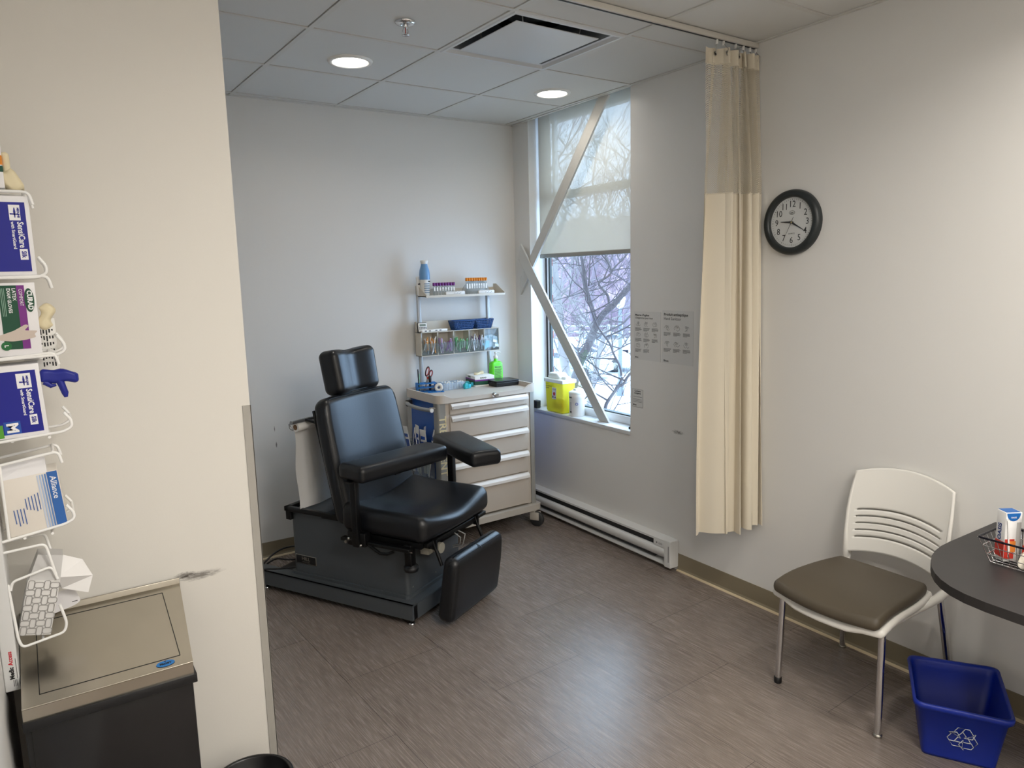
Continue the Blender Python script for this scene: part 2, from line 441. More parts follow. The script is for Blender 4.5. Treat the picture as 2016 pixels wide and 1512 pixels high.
# ---- electric baseboard heater
ht = thing('baseboard_heater', 'long white electric baseboard heater on the wall under the window', 'heater', (-.03, -.9, .02))
hw = mat('heater_enamel', '#dfe0df', .3); hs = mat('heater_slot', '#2a2c2e', .6)
def extr_y(m, prof, y0, y1, mm, smooth=False):
    k = len(prof); va = [(x, y0, z) for x, z in prof]; vb = [(x, y1, z) for x, z in prof]
    m.add(va + vb, [(i, (i + 1) % k, k + (i + 1) % k, k + i) for i in range(k)], mm, smooth)
    m.add(va + vb, [tuple(range(k - 1, -1, -1)), tuple(range(k, 2 * k))], mm)
m = MB()
extr_y(m, [(0, .18), (-.058, .172), (-.058, .160), (-.054, .160), (-.054, .168), (0, .175)], -1.565, -.12, hw)
extr_y(m, [(-.050, .128), (-.062, .118), (-.066, .100), (-.062, .080), (-.048, .066), (-.045, .066), (-.058, .082), (-.062, .1), (-.058, .115), (-.046, .126)], -1.565, -.12, hw, True)
extr_y(m, [(0, .04), (-.058, .026), (-.060, .032), (-.004, .046)], -1.565, -.12, hw)
m.b2((-.005, -1.565, .02), (0, -.12, .176), hw)
m.build('housing', ht)
m = MB(); m.b2((-.044, -1.47, .05), (-.012, -.12, .158), hs); m.build('heating_element', ht)
m = MB(); m.rbox((.066, .05, .158), .004, hw, n=1, a=2, c=(-.033, -1.589, .101)); m.b2((-.0655, -1.6, .055), (-.067, -1.597, .15), hs); m.build('end_cap', ht)
m = MB(); m.b2((-.060, -1.565, .128), (-.052, -1.475, .160), hw); m.text('●', .012, mat('grey_ink', '#5a5d60', .6), frame((-.0602, -1.50, .145), (0, -1, 0), (0, 0, 1)))
for k in range(3): m.b2((-.0603, -1.545, .140 + k * .004), (-.0600, -1.515, .1412 + k * .004), MATS['grey_ink'])
m.build('rating_plate', ht)

# ---- privacy curtain on its track
tr = thing('curtain_track', 'white aluminium curtain track fixed below the ceiling grid', 'curtain track', (-1.5, -2.1, H - .03))
track_m = mat('track_white', '#cfccc4', .4)
m = MB(T(0, -2.067, 0) @ RZ(.035))
m.b2((-3.05, -.016, H - .022), (-.004, .016, H - .0005), track_m, .001); m.b2((-3.05, -.004, H - .024), (-.004, .004, H - .0215), hs); m.build('rail', tr)
cu = thing('privacy_curtain', 'cream cloth privacy curtain with mesh top, bunched against the wall', 'curtain', (-.18, -2.08, .36))
def mesh_mat():
    m = bpy.data.materials.new('curtain_mesh'); m.use_nodes = True; nt = m.node_tree; n = nt.nodes; l = nt.links; b = n['Principled BSDF']
    b.inputs['Base Color'].default_value = hexc('#d2c9b6'); b.inputs['Roughness'].default_value = .8
    uv = n.new('ShaderNodeUVMap'); sx = n.new('ShaderNodeSeparateXYZ'); l.new(uv.outputs[0], sx.inputs[0])
    def mth(op, a, bb=None):
        k = n.new('ShaderNodeMath'); k.operation = op
        for i, q in enumerate((a, bb)):
            if q is None: continue
            if isinstance(q, (int, float)): k.inputs[i].default_value = q
            else: l.new(q, k.inputs[i])
        return k.outputs[0]
    s = 2 * PI / .0095
    a = mth('MULTIPLY', mth('ADD', sx.outputs[0], sx.outputs[1]), s * .5); c = mth('MULTIPLY', mth('SUBTRACT', sx.outputs[0], sx.outputs[1]), s * .5)
    f = mth('MULTIPLY', mth('SINE', a), mth('SINE', c)); f = mth('ABSOLUTE', f); f = mth('GREATER_THAN', f, .30)
    t = n.new('ShaderNodeBsdfTransparent'); mx = n.new('ShaderNodeMixShader'); l.new(f, mx.inputs[0]); l.new(b.outputs[0], mx.inputs[1]); l.new(t.outputs[0], mx.inputs[2])
    l.new(mx.outputs[0], n['Material Output'].inputs[0]); return m
cloth_c = mat('curtain_cloth', '#d9d0bd', .85, 0, (900, .25), sheen=.2)
def curtain_xy(u, z):
    """u 0..1 along the cloth; returns x,y of the folded sheet"""
    k = min(1, max(0, (2.66 - z) / 2.24))                  # 0 top, 1 hem
    w = u ** .80                                           # broad folds at the free edge, tight ones by the wall
    x = -.335 + .322 * w + .010 * math.sin(k * 2.6 + u * 3) + .020 * k * (1 - u) + .016 * k * u
    amp = (.020 + .034 * min(1, k * 4)) * (1.0 - .2 * u)
    ph = 2 * PI * (5.2 * u ** 1.5 + .25 * math.sin(k * 2.0 + u * 4))
    y = -2.076 + .010 * u + amp * math.sin(ph) + .013 * math.sin(2.3 * ph + 1.3 + k * 2) + .003 * math.sin(5 * ph + 3 * k)
    x += .018 * math.sin(2 * ph)
    y -= .085 * k * u ** 1.6
    return min(x, -.006 - .010 * k), y
def sheet(name, z0, z1, mm, zoff=None, nu=220, nz=26):
    vs = []; fs = []; uvs = []
    L = [0]; 
    for i in range(1, nu + 1):
        a = curtain_xy((i - 1) / nu, 1.8); b = curtain_xy(i / nu, 1.8); L.append(L[-1] + math.hypot(a[0] - b[0], a[1] - b[1]))
    for j in range(nz + 1):
        for i in range(nu + 1):
            z = z0 + (z1 - z0) * j / nz; 
            if zoff and j == 0: z += zoff(i / nu)
            x, y = curtain_xy(i / nu, z); vs.append((x, y, z)); uvs.append((L[i], z))
    for j in range(nz):
        for i in range(nu):
            fs.append((j * (nu + 1) + i, j * (nu + 1) + i + 1, (j + 1) * (nu + 1) + i + 1, (j + 1) * (nu + 1) + i))
    mb = MB(); mb.add(vs, fs, mm, True); o = mb.build(name, cu)
    ul = o.data.uv_layers.new(name='UVMap')
    for p in o.data.polygons:
        for li, vi in zip(p.loop_indices, p.vertices): ul.data[li].uv = uvs[vi]
    return o
o = sheet('cloth_panel', .412, 2.035, cloth_c, lambda u: .010 * math.sin(u * 9) - .018 * (1 - u) + .02 * u); tag(o, 'plain cream cloth')
o = sheet('mesh_panel', 2.03, 2.60, mesh_mat()); tag(o, 'open net mesh')
sheet('header_tape', 2.595, 2.662, cloth_c, None, 220, 4)
m = MB()
for k, z in enumerate((2.034, 2.598)):
    pts = [(curtain_xy(i / 110, z)[0] - .0005, curtain_xy(i / 110, z)[1], z) for i in range(111)]
    m.tube(pts, .0022, cloth_c, n=5)
m.build('seam', cu)
for i, u in enumerate((.07, .23, .41, .60, .78, .95)):
    x, y = curtain_xy(u, 2.64); yt = -2.067 + x * .035
    m = MB(); m.tube([(x, y - .003, 2.640), (x, y - .008, 2.655), (x, (y + yt) / 2, 2.672), (x, yt, 2.690)], .0016, steel, n=6)
    m.rod((x, yt, 2.676), (x, yt, 2.694), .006, white_pl, n=8)
    m.lathe([(.010, -.001), (.011, 0), (.010, .001), (.006, .001), (.006, -.001)], steel, 16, T(x, y - .002, 2.638) @ RX(PI / 2)); m.build('hook', cu)

# ---- ceiling fittings
lens_m = mat('lamp_lens', '#ffffff', .3, emit=('#fff6e8', 16))
def downlight(x, y, label):
    t = thing('downlight', label, 'ceiling light', (x, y, H - .006), group='round ceiling downlights')
    m = MB(T(x, y, 0)); m.lathe([(.084, H + .012), (.083, H - .001), (.087, H - .006), (.103, H - .005), (.107, H + .003)], white_pl, 48, cap=False); m.build('trim_ring', t)
    m = MB(T(x, y, 0)); m.lathe([(.0001, H - .0045), (.05, H - .004), (.084, H - .001)], lens_m, 40, cap=False); m.build('lens', t)
downlight(-1.535, -.925, 'lit round recessed downlight in the ceiling above the black chair')
downlight(-.300, -.880, 'lit round recessed downlight in the ceiling near the window blind')
sp = thing('fire_sprinkler', 'small chrome fire sprinkler head in the ceiling', 'sprinkler', (-1.535, -1.545, H))
X = T(-1.535, -1.545, H)
m = MB(X); m.lathe([(.042, .004), (.042, -.001), (.036, -.006), (.018, -.009), (.015, -.003)], chrome, 28); m.build('escutcheon', sp)
m = MB(X); m.lathe([(.010, -.004), (.010, -.02), (.006, -.022)], chrome, 16)
for s in (-1, 1): m.tube([(s * .008, 0, -.02), (s * .012, 0, -.034), (s * .004, 0, -.046), (0, 0, -.048)], .002, chrome, 6)
m.rod((0, 0, -.02), (0, 0, -.047), .0022, mat('sprinkler_bulb', '#b34035', .2), n=8); m.lathe([(.0, -.05), (.015, -.0495), (.016, -.0475), (.0, -.047)], chrome, 16); m.build('head', sp)
dfm = mat('diffuser_white', '#d6d9db', .4); dgal = mat('duct_metal', '#8f9599', .45, .6)
df = thing('air_diffuser', 'square white ceiling air diffuser with a flat centre plate', 'air vent', M=G @ T(TS * 1.5, -TS * 1.5, H))
def ring(m, z0, h0, z1, h1, mm):
    a = [(-h0, -h0, z0), (h0, -h0, z0), (h0, h0, z0), (-h0, h0, z0)]; b = [(-h1, -h1, z1), (h1, -h1, z1), (h1, h1, z1), (-h1, h1, z1)]
    m.add(a + b, [(i, 4 + i, 4 + (i + 1) % 4, (i + 1) % 4) for i in range(4)], mm)
GD = WM[df]
m = MB(GD); ring(m, .001, .303, -.004, .296, dfm); ring(m, -.004, .296, -.004, .283, dfm); ring(m, -.004, .283, .010, .275, dfm); ring(m, .010, .275, .012, .262, dfm); ring(m, .012, .262, .085, .235, dgal); m.build('frame', df)
m = MB(GD); ring(m, .085, .235, .16, .235, dgal); m.b2((-.24, -.24, .16), (.24, .24, .17), dgal); m.lathe([(.15, .10), (.15, .16)], black_pl, 32, cap=False); m.lathe([(.0, .12), (.14, .13)], black_pl, 32, cap=False)
for s in (-1, 1):
    for q in (-1, 1): m.rod((s * .15, q * .15, .004), (s * .17, q * .17, .10), .003, steel, n=6); m.box((s * .165, q * .165, .08), (.02, .004, .03), white_pl)
m.build('duct_box', df)
m = MB(GD @ T(-.004, .014, 0)); m.b2((-.225, -.225, .000), (.225, .225, .004), dfm, .001); m.build('centre_plate', df)

# ---- wall clock
ck = thing('wall_clock', 'round black framed wall clock showing twenty past nine', 'clock', (-.02, -2.297, 1.752))
C = frame((0, -2.297, 1.893), (0, -1, 0), (0, 0, 1))
m = MB(C); m.lathe([(.145, .0), (.146, .012), (.143, .026), (.134, .034), (.120, .034), (.1135, .029), (.111, .014)], mat('clock_rim', '#23292b', .35), 64, cap=False); m.lathe([(0, .004), (.140, .004)], black_pl, 32, cap=False); m.build('rim', ck)
face_m = mat('clock_face_white', '#e4e3df', .5)
m = MB(C); m.lathe([(0, .0145), (.112, .0145)], face_m, 48, cap=False)
for h in range(1, 13):
    a = PI / 2 - h * PI / 6; m.text(str(h), .040, ink, T(.080 * math.cos(a), .080 * math.sin(a), .0148), .0002, bold=.0001, sx=.92)
for k in range(60):
    a = k * PI / 30; r0, r1, w = (.0985, .104, .0009) if k % 5 else (.0975, .105, .0016)
    m.box((0, 0, 0), (r1 - r0, w, .0003), ink, M=RZ(a) @ T((r0 + r1) / 2, 0, .0149))
pts = [(.014 * math.cos(a * PI / 12), .043 + .0085 * math.sin(a * PI / 12), .0149) for a in range(24)]
m.tube(pts, .0008, ink, 5, True); m.text('ado', .011, ink, T(0, .0425, .0149), .0002, bold=.0002); m.text('QUARTZ', .0085, MATS['grey_ink'], T(0, -.050, .0148), .0002)
m.build('dial', ck)
def hand(name, ang, L, tail, w, z, mm):
    m = MB(C); m.prism([(-w * .6, -tail), (w * .6, -tail), (w, 0), (w * .25, L), (-w * .25, L), (-w, 0)], z, z + .0008, mm, RZ(-ang)); return m.build(name, ck)
hand('hour_hand', 2 * PI * (9 + 1 / 3) / 12 - .09, .058, .010, .0048, .0165, ink)
hand('minute_hand', 2 * PI * 20 / 60, .074, .010, .0045, .0180, ink)
hand('second_hand', 2 * PI * 34.3 / 60, .062, .026, .0011, .0195, ink)
m = MB(C); m.lathe([(0.0001, .0215), (.004, .021), (.004, .015)], mat('brass', '#b9a46a', .3, 1), 12); m.build('centre_pin', ck)
m = MB(C); m.lathe([(0, .0285), (.06, .028), (.1125, .0265)], clear_mat('clock_glass', '#f4f6f8', .02), 48, cap=False); m.build('glass', ck)

# ---- printed notices on the right wall
film = mat('notice_film', '#d3d3d1', .35); gi = mat('notice_grey_ink', '#4c4c4e', .6)
def notice(name, y0, y1, z0, z1, title, sub, cols, rows, foot, label, tsz, bold2=False):
    t = thing(name, label, 'notice', (-.001, (y0 + y1) / 2, z0))
    W_ = y0 - y1
    m = MB(); m.b2((-.0012, y1, z0), (0, y0, z1), film); m.build('sheet', t)
    F = frame((-.0013, y0, z1), (0, -1, 0), (0, 0, 1)); m = MB(F)
    m.text(title, tsz, ink, T(.012, -.016 - tsz * .3, 0), .0002, 'LEFT', .0004); m.text(sub, tsz, gi, T(.012, -.016 - tsz * 1.35, 0), .0002, 'LEFT', .0002 if bold2 else 0)
    rng = random.Random(len(title)); cw = (W_ - .015) / max(cols); y = -.016 - tsz * 2.6; rh = (z1 - z0 - tsz * 3.2 - .045) / len(rows_ := rows)
    for r, nc in enumerate(rows_):
        for c in range(nc):
            cx = .012 + c * cw + cw * .36; cy = y - rh * (r + .26)
            s = min(cw, rh) * .28
            # line drawing of a pair of hands
            for q in range(2):
                ph = rng.random() * 6; P = [(cx + (q - .5) * s * .7 + s * math.cos(ph + a * .8) * (.5 + .3 * rng.random()), cy + s * math.sin(ph + a * .8) * (.5 + .3 * rng.random()), .0002) for a in range(6)]
                m.tube(P, .0006, gi, 4)
            for q in range(3): m.tube([(cx + (q - 1) * s * .35, cy, .0002), (cx + (q - 1) * s * .5, cy + s * (.6 + .3 * rng.random()), .0002)], .0006, gi, 4)
            for k in range(5):
                ln = cw * (.80 if k < 4 else .45) * (.8 + .2 * rng.random()); yy = cy - s * 1.25 - k * .0042
                m.b2((.012 + c * cw, yy - .0012, 0), (.012 + c * cw + ln, yy + .0006, .0002), gi)
    m.text(foot, tsz * .75, ink, T(.012, -(z1 - z0) + .014, 0), .0002, 'LEFT', .0004); m.build('print', t)
notice('hygiene_notice', -1.243, -1.462, 1.182, 1.462, "Mesures d'hygiène", 'Obligatoires pour tous', (3,), (3, 3, 2), 'Biron', 'small printed hygiene notice with eight hand drawings, beside the window', .0155, True)
notice('sanitizer_notice', -1.474, -1.705, 1.180, 1.474, 'Produit antiseptique', 'Hand Sanitizer', (3,), (3, 3), 'Biron', 'printed hand sanitizer notice with six hand drawings, beside the curtain', .022)
t = thing('emergency_notice', 'small black-bordered notice on the wall above the sill height', 'notice', (-.001, -1.275, .897)); t['label'] = 'small black-bordered emergency notice low beside the window edge'
m = MB(); m.b2((-.0012, -1.321, .897), (0, -1.229, 1.006), film); m.build('sheet', t)
m = MB(frame((-.0013, -1.229, 1.006), (0, -1, 0), (0, 0, 1)))
for a, b in (((.001, -.002), (.091, -.001)), ((.001, -.108), (.091, -.107)), ((.001, -.108), (.002, -.001)), ((.090, -.108), (.091, -.001))): m.b2((a[0], a[1], 0), (b[0], b[1], .0003), ink)
m.text('Contacts', .014, ink, T(.046, -.012, 0), .0002, bold=.0004); m.text("d'urgence", .014, ink, T(.046, -.025, 0), .0002, bold=.0004)
for y in (-.047, -.062, -.070, -.078): m.b2((.009, y, 0), (.083, y + .002, .0002), gi)
m.text('Biron', .013, ink, T(.008, -.095, 0), .0002, 'LEFT', .0004); m.build('print', t)

# ================================================================== TREATMENT CHAIR
leather = mat('black_vinyl', '#131519', .36, 0, (160, .10), .48, coat=.04)
piping = mat('black_piping', '#0c0e11', .4)
cgrey2 = mat('cable_grey', '#8e8e8c', .5)
CH = T(-1.537, -1.349, 0) @ RZ(math.atan2(.477, .879))
def c3(s, w, z): return (w, -s, z)
tc = thing('treatment_chair', 'black padded treatment chair with grey pedestal, armrests and hanging footrest', 'chair', M=CH @ T(.3, .4, 0))
def B(): return MB(CH)
m = B()
m.b2(c3(-1.07, 0, .035), c3(0, .012, .113), greymetal); m.b2(c3(-1.07, 0, .105), c3(0, .075, .113), greymetal)
m.b2(c3(-1.07, .588, .035), c3(0, .6, .113), greymetal); m.b2(c3(-1.07, .525, .105), c3(0, .6, .113), greymetal)
m.b2(c3(-.008, .040, .035), c3(.004, .588, .110), greymetal); m.b2(c3(-.07, .02, .104), c3(0, .58, .112), greymetal)
m.b2(c3(-.02, .004, .035), c3(-.001, .040, .108), blackmetal); m.b2(c3(-1.07, .02, .036), c3(-.02, .58, .05), blackmetal)
for s in (-.10, -.40, -.68): m.lathe([(.005, .113), (.004, .1155), (0, .116)], steel, 10, T(.052, -s, 0))
m.build('base_frame', tc)
for s, w in ((-.03, .03), (-.03, .57), (-1.02, .03), (-1.02, .57)):
    m = B(); m.lathe([(.018, .001), (.019, .005), (.012, .012), (.006, .014), (.006, .05)], chrome, 20, T(w, -s, 0)); m.build('levelling_foot', tc)
m = B(); m.prism(rpoly([(.045, .052), (.555, .052), (.555, .845), (.045, .845)], .03), .113, .128, greymetal)
m.prism(rpoly([(.06, .065), (.54, .065), (.54, .83), (.06, .83)], .024, 6), .128, .455, greymetal, smooth=False)
for p in ((.30, .0645), (.10, .0645)): m.lathe([(.005, 0), (.0, .003)], steel, 8, T(p[0], p[1], .16) @ RX(PI / 2))
m.build('pedestal', tc)
m = MB(CH @ frame((.0598, .7375, .200), (0, -1, 0), (0, 0, 1)))
m.b2((-.073, -.024, 0), (.073, .024, .003), steel, .001); m.b2((-.069, -.021, .0025), (.069, .021, .0036), black_pl)
m.text('HILL', .026, steel, T(0, .004, .0038), .0004, bold=.0004, sx=1.15); m.text('LABORATORIES', .0075, steel, T(0, -.0135, .0038), .0002)
o = m.build('name_plate', tc)
m = B()
for w in (.03, .545): m.b2(c3(-.845, w, .468), c3(-.30, w + .025, .494), blackmetal, .003)
m.b2(c3(-.845, .03, .468), c3(-.815, .57, .494), blackmetal, .003); m.b2(c3(-.84, .034, .42), c3(-.805, .056, .47), blackmetal, .003); m.b2(c3(-.84, .544, .42), c3(-.805, .566, .47), blackmetal, .003)
m.b2(c3(-.60, .05, .455), c3(-.2, .55, .475), blackmetal); m.build('lift_frame', tc)
# seat
def seat_fn(x, y, z):
    u = x / .31; v = -y / .26                                   # v=+1 front
    if z > -.03:
        k = (z + .03) / .09
        z += k * (.026 * abs(u) ** 2.2 - .034 * math.exp(-((u / .62) ** 2)) * math.exp(-((v + .15) / .75) ** 2) - .010 * max(0, v) ** 3 + .022 * max(0, -v) ** 2 * abs(u) ** 1.5)
        z -= k * .030 * math.exp(-((u / .5) ** 2)) * max(0, v) ** 2
    y += .018 * (1 - u * u) * (-1 if v > 0 else 0) * max(0, v)
    return x, y, z
SE = CH @ T(.30, .163, .492)
m = MB(SE); m.rbox((.625, .515, .118), .045, leather, seat_fn, n=10, a=4)
m.build('seat', tc)
sobj = [c for c in bpy.data.objects if c.name == 'seat'][0]
def seam(MM, hx, hy, r, z, fn, par, sub=True):
    m = MB(MM); pts = []
    base = rrect(hx, hy, r, z, 5)
    for i in range(len(base)):
        a = Vector(base[i]); b = Vector(base[(i + 1) % len(base)]); k = max(1, int((b - a).length / .03))
        for j in range(k): pts.append(fn(*(a + (b - a) * j / k)) if fn else tuple(a + (b - a) * j / k))
    m.tube(pts, .0022, piping, 5, True); m.build('seam', par)
seam(SE, .304, .249, .045, .036, seat_fn, sobj)
# backrest
BK = CH @ T(.30, .478, .778) @ RX(-.212)
def back_fn(x, y, z):
    u = x / .3; v = z / .33
    x *= 1 - .07 * max(0, v) ** 6 - .035 * max(0, v)
    if y < 0: y += .016 * math.exp(-(u / .7) ** 2) * (1 if y < -.03 else .5)
    z -= .012 * u * u * max(0, v)
    return x, y, z
m = MB(BK); m.rbox((.61, .098, .655), .042, leather, back_fn, n=10, a=4); bko = m.build('backrest', tc)
m = MB(BK); pts = [back_fn(p[0], -.036, p[1]) for p in [(q[0], q[1]) for q in rrect(.297, .319, .06, 0, 6)]]; m.tube(pts, .0022, piping, 5, True); m.build('seam', bko)
m = MB(BK); m.b2((-.28, .045, -.28), (.28, .056, .27), blackmetal, .004); m.b2((-.05, .045, -.34), (.05, .07, .40), blackmetal, .004); m.build('back_plate', tc)
HD = CH @ T(.312, .578, 1.205) @ RX(-.16)
def head_fn(x, y, z):
    u = x / .17; v = z / .12
    if y < 0: y += .026 * math.exp(-(u / .42) ** 2)
    x *= 1 + .02 * v; z -= .010 * math.exp(-(u / .4) ** 2) * max(0, v)
    return x, y, z
m = MB(HD); m.rbox((.342, .125, .238), .038, leather, head_fn, n=10, a=4); hdo = m.build('headrest', tc)
m = MB(HD); pts = [head_fn(q[0], -.040, q[1]) for q in rrect(.160, .108, .035, 0, 6)]; m.tube(pts, .002, piping, 5, True); m.build('seam', hdo)
# armrests
def arm(s, w, ang, L, name_post, ps, pw, pz0):
    A = CH @ T(w, -s, .762) @ RZ(ang)
    def fn(x, y, z):
        k = 1 - .10 * max(0, x / (L / 2)) ** 2
        if z > 0: z += .004 * (1 - (y / .095) ** 2)
        return x, y * k, z
    m = MB(A); m.rbox((L, .190, .080), .026, leather, fn, n=8, a=3); a = m.build('armrest', tc)
    m = MB(A); pts = [fn(q[0], q[1], .022) for q in rrect(L / 2 - .003, .092, .028, 0, 5)]; m.tube(pts, .002, piping, 5, True); m.build('seam', a)
    m = B(); m.box(c3(ps, pw, (pz0 + .715) / 2), (.032, .036, .715 - pz0), blackmetal, .003)
    m.box((0, 0, 0), (.20, .05, .008), blackmetal, M=T(pw, -ps, .718) @ RZ(ang) @ T(.06, 0, 0)); m.box((0, 0, 0), (.03, .02, .03), blackmetal, M=T(w, -s, .71) @ RZ(ang))
    m.build('arm_post', tc)
arm(-.215, .205, -.219, .585, 0, -.285, -.042, .385)
arm(-.037, .592, math.atan2(-.446, -.312), .555, 0, -.170, .645, .40)
# mechanism below the seat
m = B()
m.b2(c3(-.40, -.035, .395), c3(.02, .0, .412), blackmetal, .003); m.b2(c3(-.345, -.045, .385), c3(-.235, .0, .455), blackmetal, .004)
m.b2(c3(-.30, .01, .405), c3(.06, .05, .435), blackmetal); m.b2(c3(-.30, .55, .405), c3(.06, .59, .435), blackmetal); m.b2(c3(.055, .03, .408), c3(.085, .58, .430), blackmetal, .003)
m.b2(c3(.02, .10, .375), c3(.05, .52, .41), blackmetal); m.b2(c3(-.10, -.02, .392), c3(.03, -.012, .400), chrome)
m.tube([c3(-.22, -.035, .40), c3(-.18, -.04, .385), c3(-.14, -.045, .372), c3(-.10, -.04, .375), c3(-.07, -.035, .39)], .008, blackmetal)
for s, z in ((-.335, .42), (-.26, .395), (-.30, .445)): m.lathe([(.007, 0), (.007, .006), (.003, .008)], steel, 8, T(-.045, -s, z) @ RY(-PI / 2))
m.rod(c3(-.345, -.06, .405), c3(-.345, -.03, .405), .008, steel)
m.b2(c3(-.03, -.005, .315), c3(.01, .035, .42), blackmetal, .003); m.build('seat_bracket', tc)
m = B(); m.lathe([(.010, .34), (.010, .318), (.035, .312), (.038, .300), (.034, .288), (.012, .284)], black_pl, 24, T(.015, .005, 0)); m.build('tilt_knob', tc)
m = B(); m.rod(c3(-.06, .17, .36), c3(.07, .17, .36), .027, mat('actuator_beige', '#9d998c', .5)); m.rod(c3(-.16, .17, .36), c3(-.05, .17, .36), .022, blackmetal)
m.b2(c3(-.02, .11, .335), c3(.03, .15, .375), MATS['actuator_beige'], .004); m.build('actuator', tc); m = B(); m.tube([c3(.05, .30, .40), c3(.09, .31, .37), c3(.08, .32, .33), c3(.03, .33, .31)], .0035, cgrey2); m.build('cable', tc); m = B(); m.tube([c3(.05, .33, .40), c3(.10, .34, .38), c3(.09, .33, .32), c3(.03, .33, .30)], .0035, cgrey2); m.build('cable', tc)
for w in (.085, .475):
    m = B(); m.tube([c3(.078, w, .43), c3(.096, w, .38), c3(.125, w, .31)], .009, blackmetal, 8); m.box(c3(.085, w, .41), (.012, .03, .05), blackmetal); m.build('footrest_link', tc)
def foot_fn(x, y, z):
    v = z / .17
    if y < 0: y += .012 * max(0, v) ** 2
    return x * (1 - .03 * max(0, v) ** 2), y, z
FT = CH @ T(.288, -.168, .195) @ RX(.16)
m = MB(FT); m.rbox((.475, .092, .335), .036, leather, foot_fn, n=8, a=4); fo = m.build('footrest', tc)
m = MB(FT); pts = [foot_fn(q[0], -.034, q[1]) for q in rrect(.229, .159, .045, 0, 6)]; m.tube(pts, .002, piping, 5, True); m.tube([(0, -.036, .158), (0, -.02, .166), (0, .02, .1665), (0, .036, .158)], .002, piping, 5); m.build('seam', fo)
m = B(); m.rod(c3(-.672, -.045, .975), c3(-.672, .62, .975), .010, mat('alu', '#a9adb0', .35, .8)); m.rod(c3(-.672, .05, .975), c3(-.56, .05, .96), .007, blackmetal); m.rod(c3(-.672, .55, .975), c3(-.56, .55, .96), .007, blackmetal)
m.tube([c3(-.672, -.04, .975), c3(-.69, -.04, .965), c3(-.69, -.035, .945), c3(-.675, -.03, .935)], .005, MATS['alu']); m.build('paper_bar', tc)
for k, pts in enumerate(([c3(-.80, .10, .14), c3(-.90, .02, .135), c3(-1.0, -.04, .128), c3(-1.05, -.12, .05), c3(-1.10, -.20, .008)], [c3(-.82, .2, .14), c3(-.93, .12, .145), c3(-1.03, .10, .135), c3(-1.12, .02, .05), c3(-1.16, -.06, .008)], [c3(-.83, .25, .16), c3(-.98, .25, .17), c3(-1.08, .2, .15), c3(-1.13, .12, .09), c3(-1.15, .05, .01)])):
    m = B(); P = [Vector(p) for p in pts]; Q = []
    for i in range(len(P) - 1):
        for j in range(5):
            t = j / 5; a = P[max(0, i - 1)]; b_ = P[i]; c_ = P[i + 1]; d_ = P[min(len(P) - 1, i + 2)]
            Q.append(.5 * ((2 * b_) + (c_ - a) * t + (2 * a - 5 * b_ + 4 * c_ - d_) * t * t + (-a + 3 * b_ - 3 * c_ + d_) * t ** 3))
    m.tube(Q + [P[-1]], .005, black_pl, 7); m.build('power_cord', tc)
# paper roll on the bar
pr = thing('paper_roll', 'white exam paper hanging from the bar behind the black chair', 'paper roll', M=CH @ T(.3, .69, .5))
m = B(); m.lathe([(.024, 0), (.024, .55)], paper, 28, T(.0, .690, .942) @ RY(PI / 2), cap=False); m.lathe([(.014, 0), (.024, 0)], paper, 28, T(.0, .690, .942) @ RY(PI / 2), cap=False); m.lathe([(.014, -.001), (.0001, .002)], mat('cardboard', '#7b6148', .8), 20, T(.0, .690, .942) @ RY(PI / 2), cap=False); m.build('roll', pr)
m = B(); vs = []; fs = []
for j in range(19):
    for i in range(25):
        u = i / 24; k = j / 18; vs.append((.015 + .55 * u + .012 * k + .006 * math.sin(k * 9) * (1 - u), .715 + .006 * math.sin(u * 7 + k * 3) * k + .004 * math.sin(u * 19) + .01 * k, .945 - .455 * k))
for j in range(18):
    for i in range(24): a = j * 25 + i; fs.append((a, a + 1, a + 26, a + 25))
m.add(vs, fs, mat('exam_paper', '#f0efec', .75), True); m.build('loose_sheet', pr)

# ================================================================== TREATMENT CART
CT = T(-.2, -.5, 0) @ RZ(.035)
cw_ = mat('cart_cream', '#cac1b6', .4); cwh = mat('cart_handle_white', '#e3dfda', .3); calu = mat('cart_aluminium', '#a8a8a4', .35, .35); cblue = mat('cart_blue', '#1459ae', .35); cgrey = mat('cart_base_grey', '#b9b3aa', .45)
handle_m = mat('handle_grey', '#8f9293', .4)
ca = thing('treatment_cart', 'cream five-drawer treatment cart on casters in the corner by the window', 'cart', M=CT @ T(-.365, .21, 0))
def K(): return MB(CT)
m = K()
m.b2((-.665, .012, .165), (-.058, .41, .925), cw_); m.b2((-.685, .006, .16), (-.655, .41, .925), cw_, .003); m.b2((-.068, .006, .16), (-.040, .41, .925), cw_, .003); m.build('cabinet', ca)
m = K(); m.prism(rpoly([(-.738, .0), (-.685, .0), (-.685, .03), (-.69, .06), (-.738, .06)], [.016, 0, 0, 0, .01], 6), .155, .93, calu, smooth=False)
m.text('TREATMENT', .068, mat('cart_lettering', '#e2d5ab', .5), frame((-.7095, -.0006, .655), (0, 0, -1), (1, 0, 0)), .0004, bold=.0012, sx=.98); m.build('corner_post', ca)
m = K(); m.prism(rpoly([(-.040, .0), (.0, .0), (.0, .06), (-.040, .06)], [0, .03, .01, 0], 6), .155, .93, calu); m.build('corner_post', ca)
for x in (-.738, -.03):
    m = K(); m.b2((x, .36, .155), (x + .03, .41, .93), calu, .003); m.build('corner_post', ca)
for x, nm in ((-.732, 'side_panel'), (-.006, 'side_panel')):
    m = K(); m.b2((x, .055, .18), (x + .006, .365, .92), cblue); tag(m.build(nm, ca), 'blue side panel')
zs = [.919, .842, .691, .535, .386, .164]
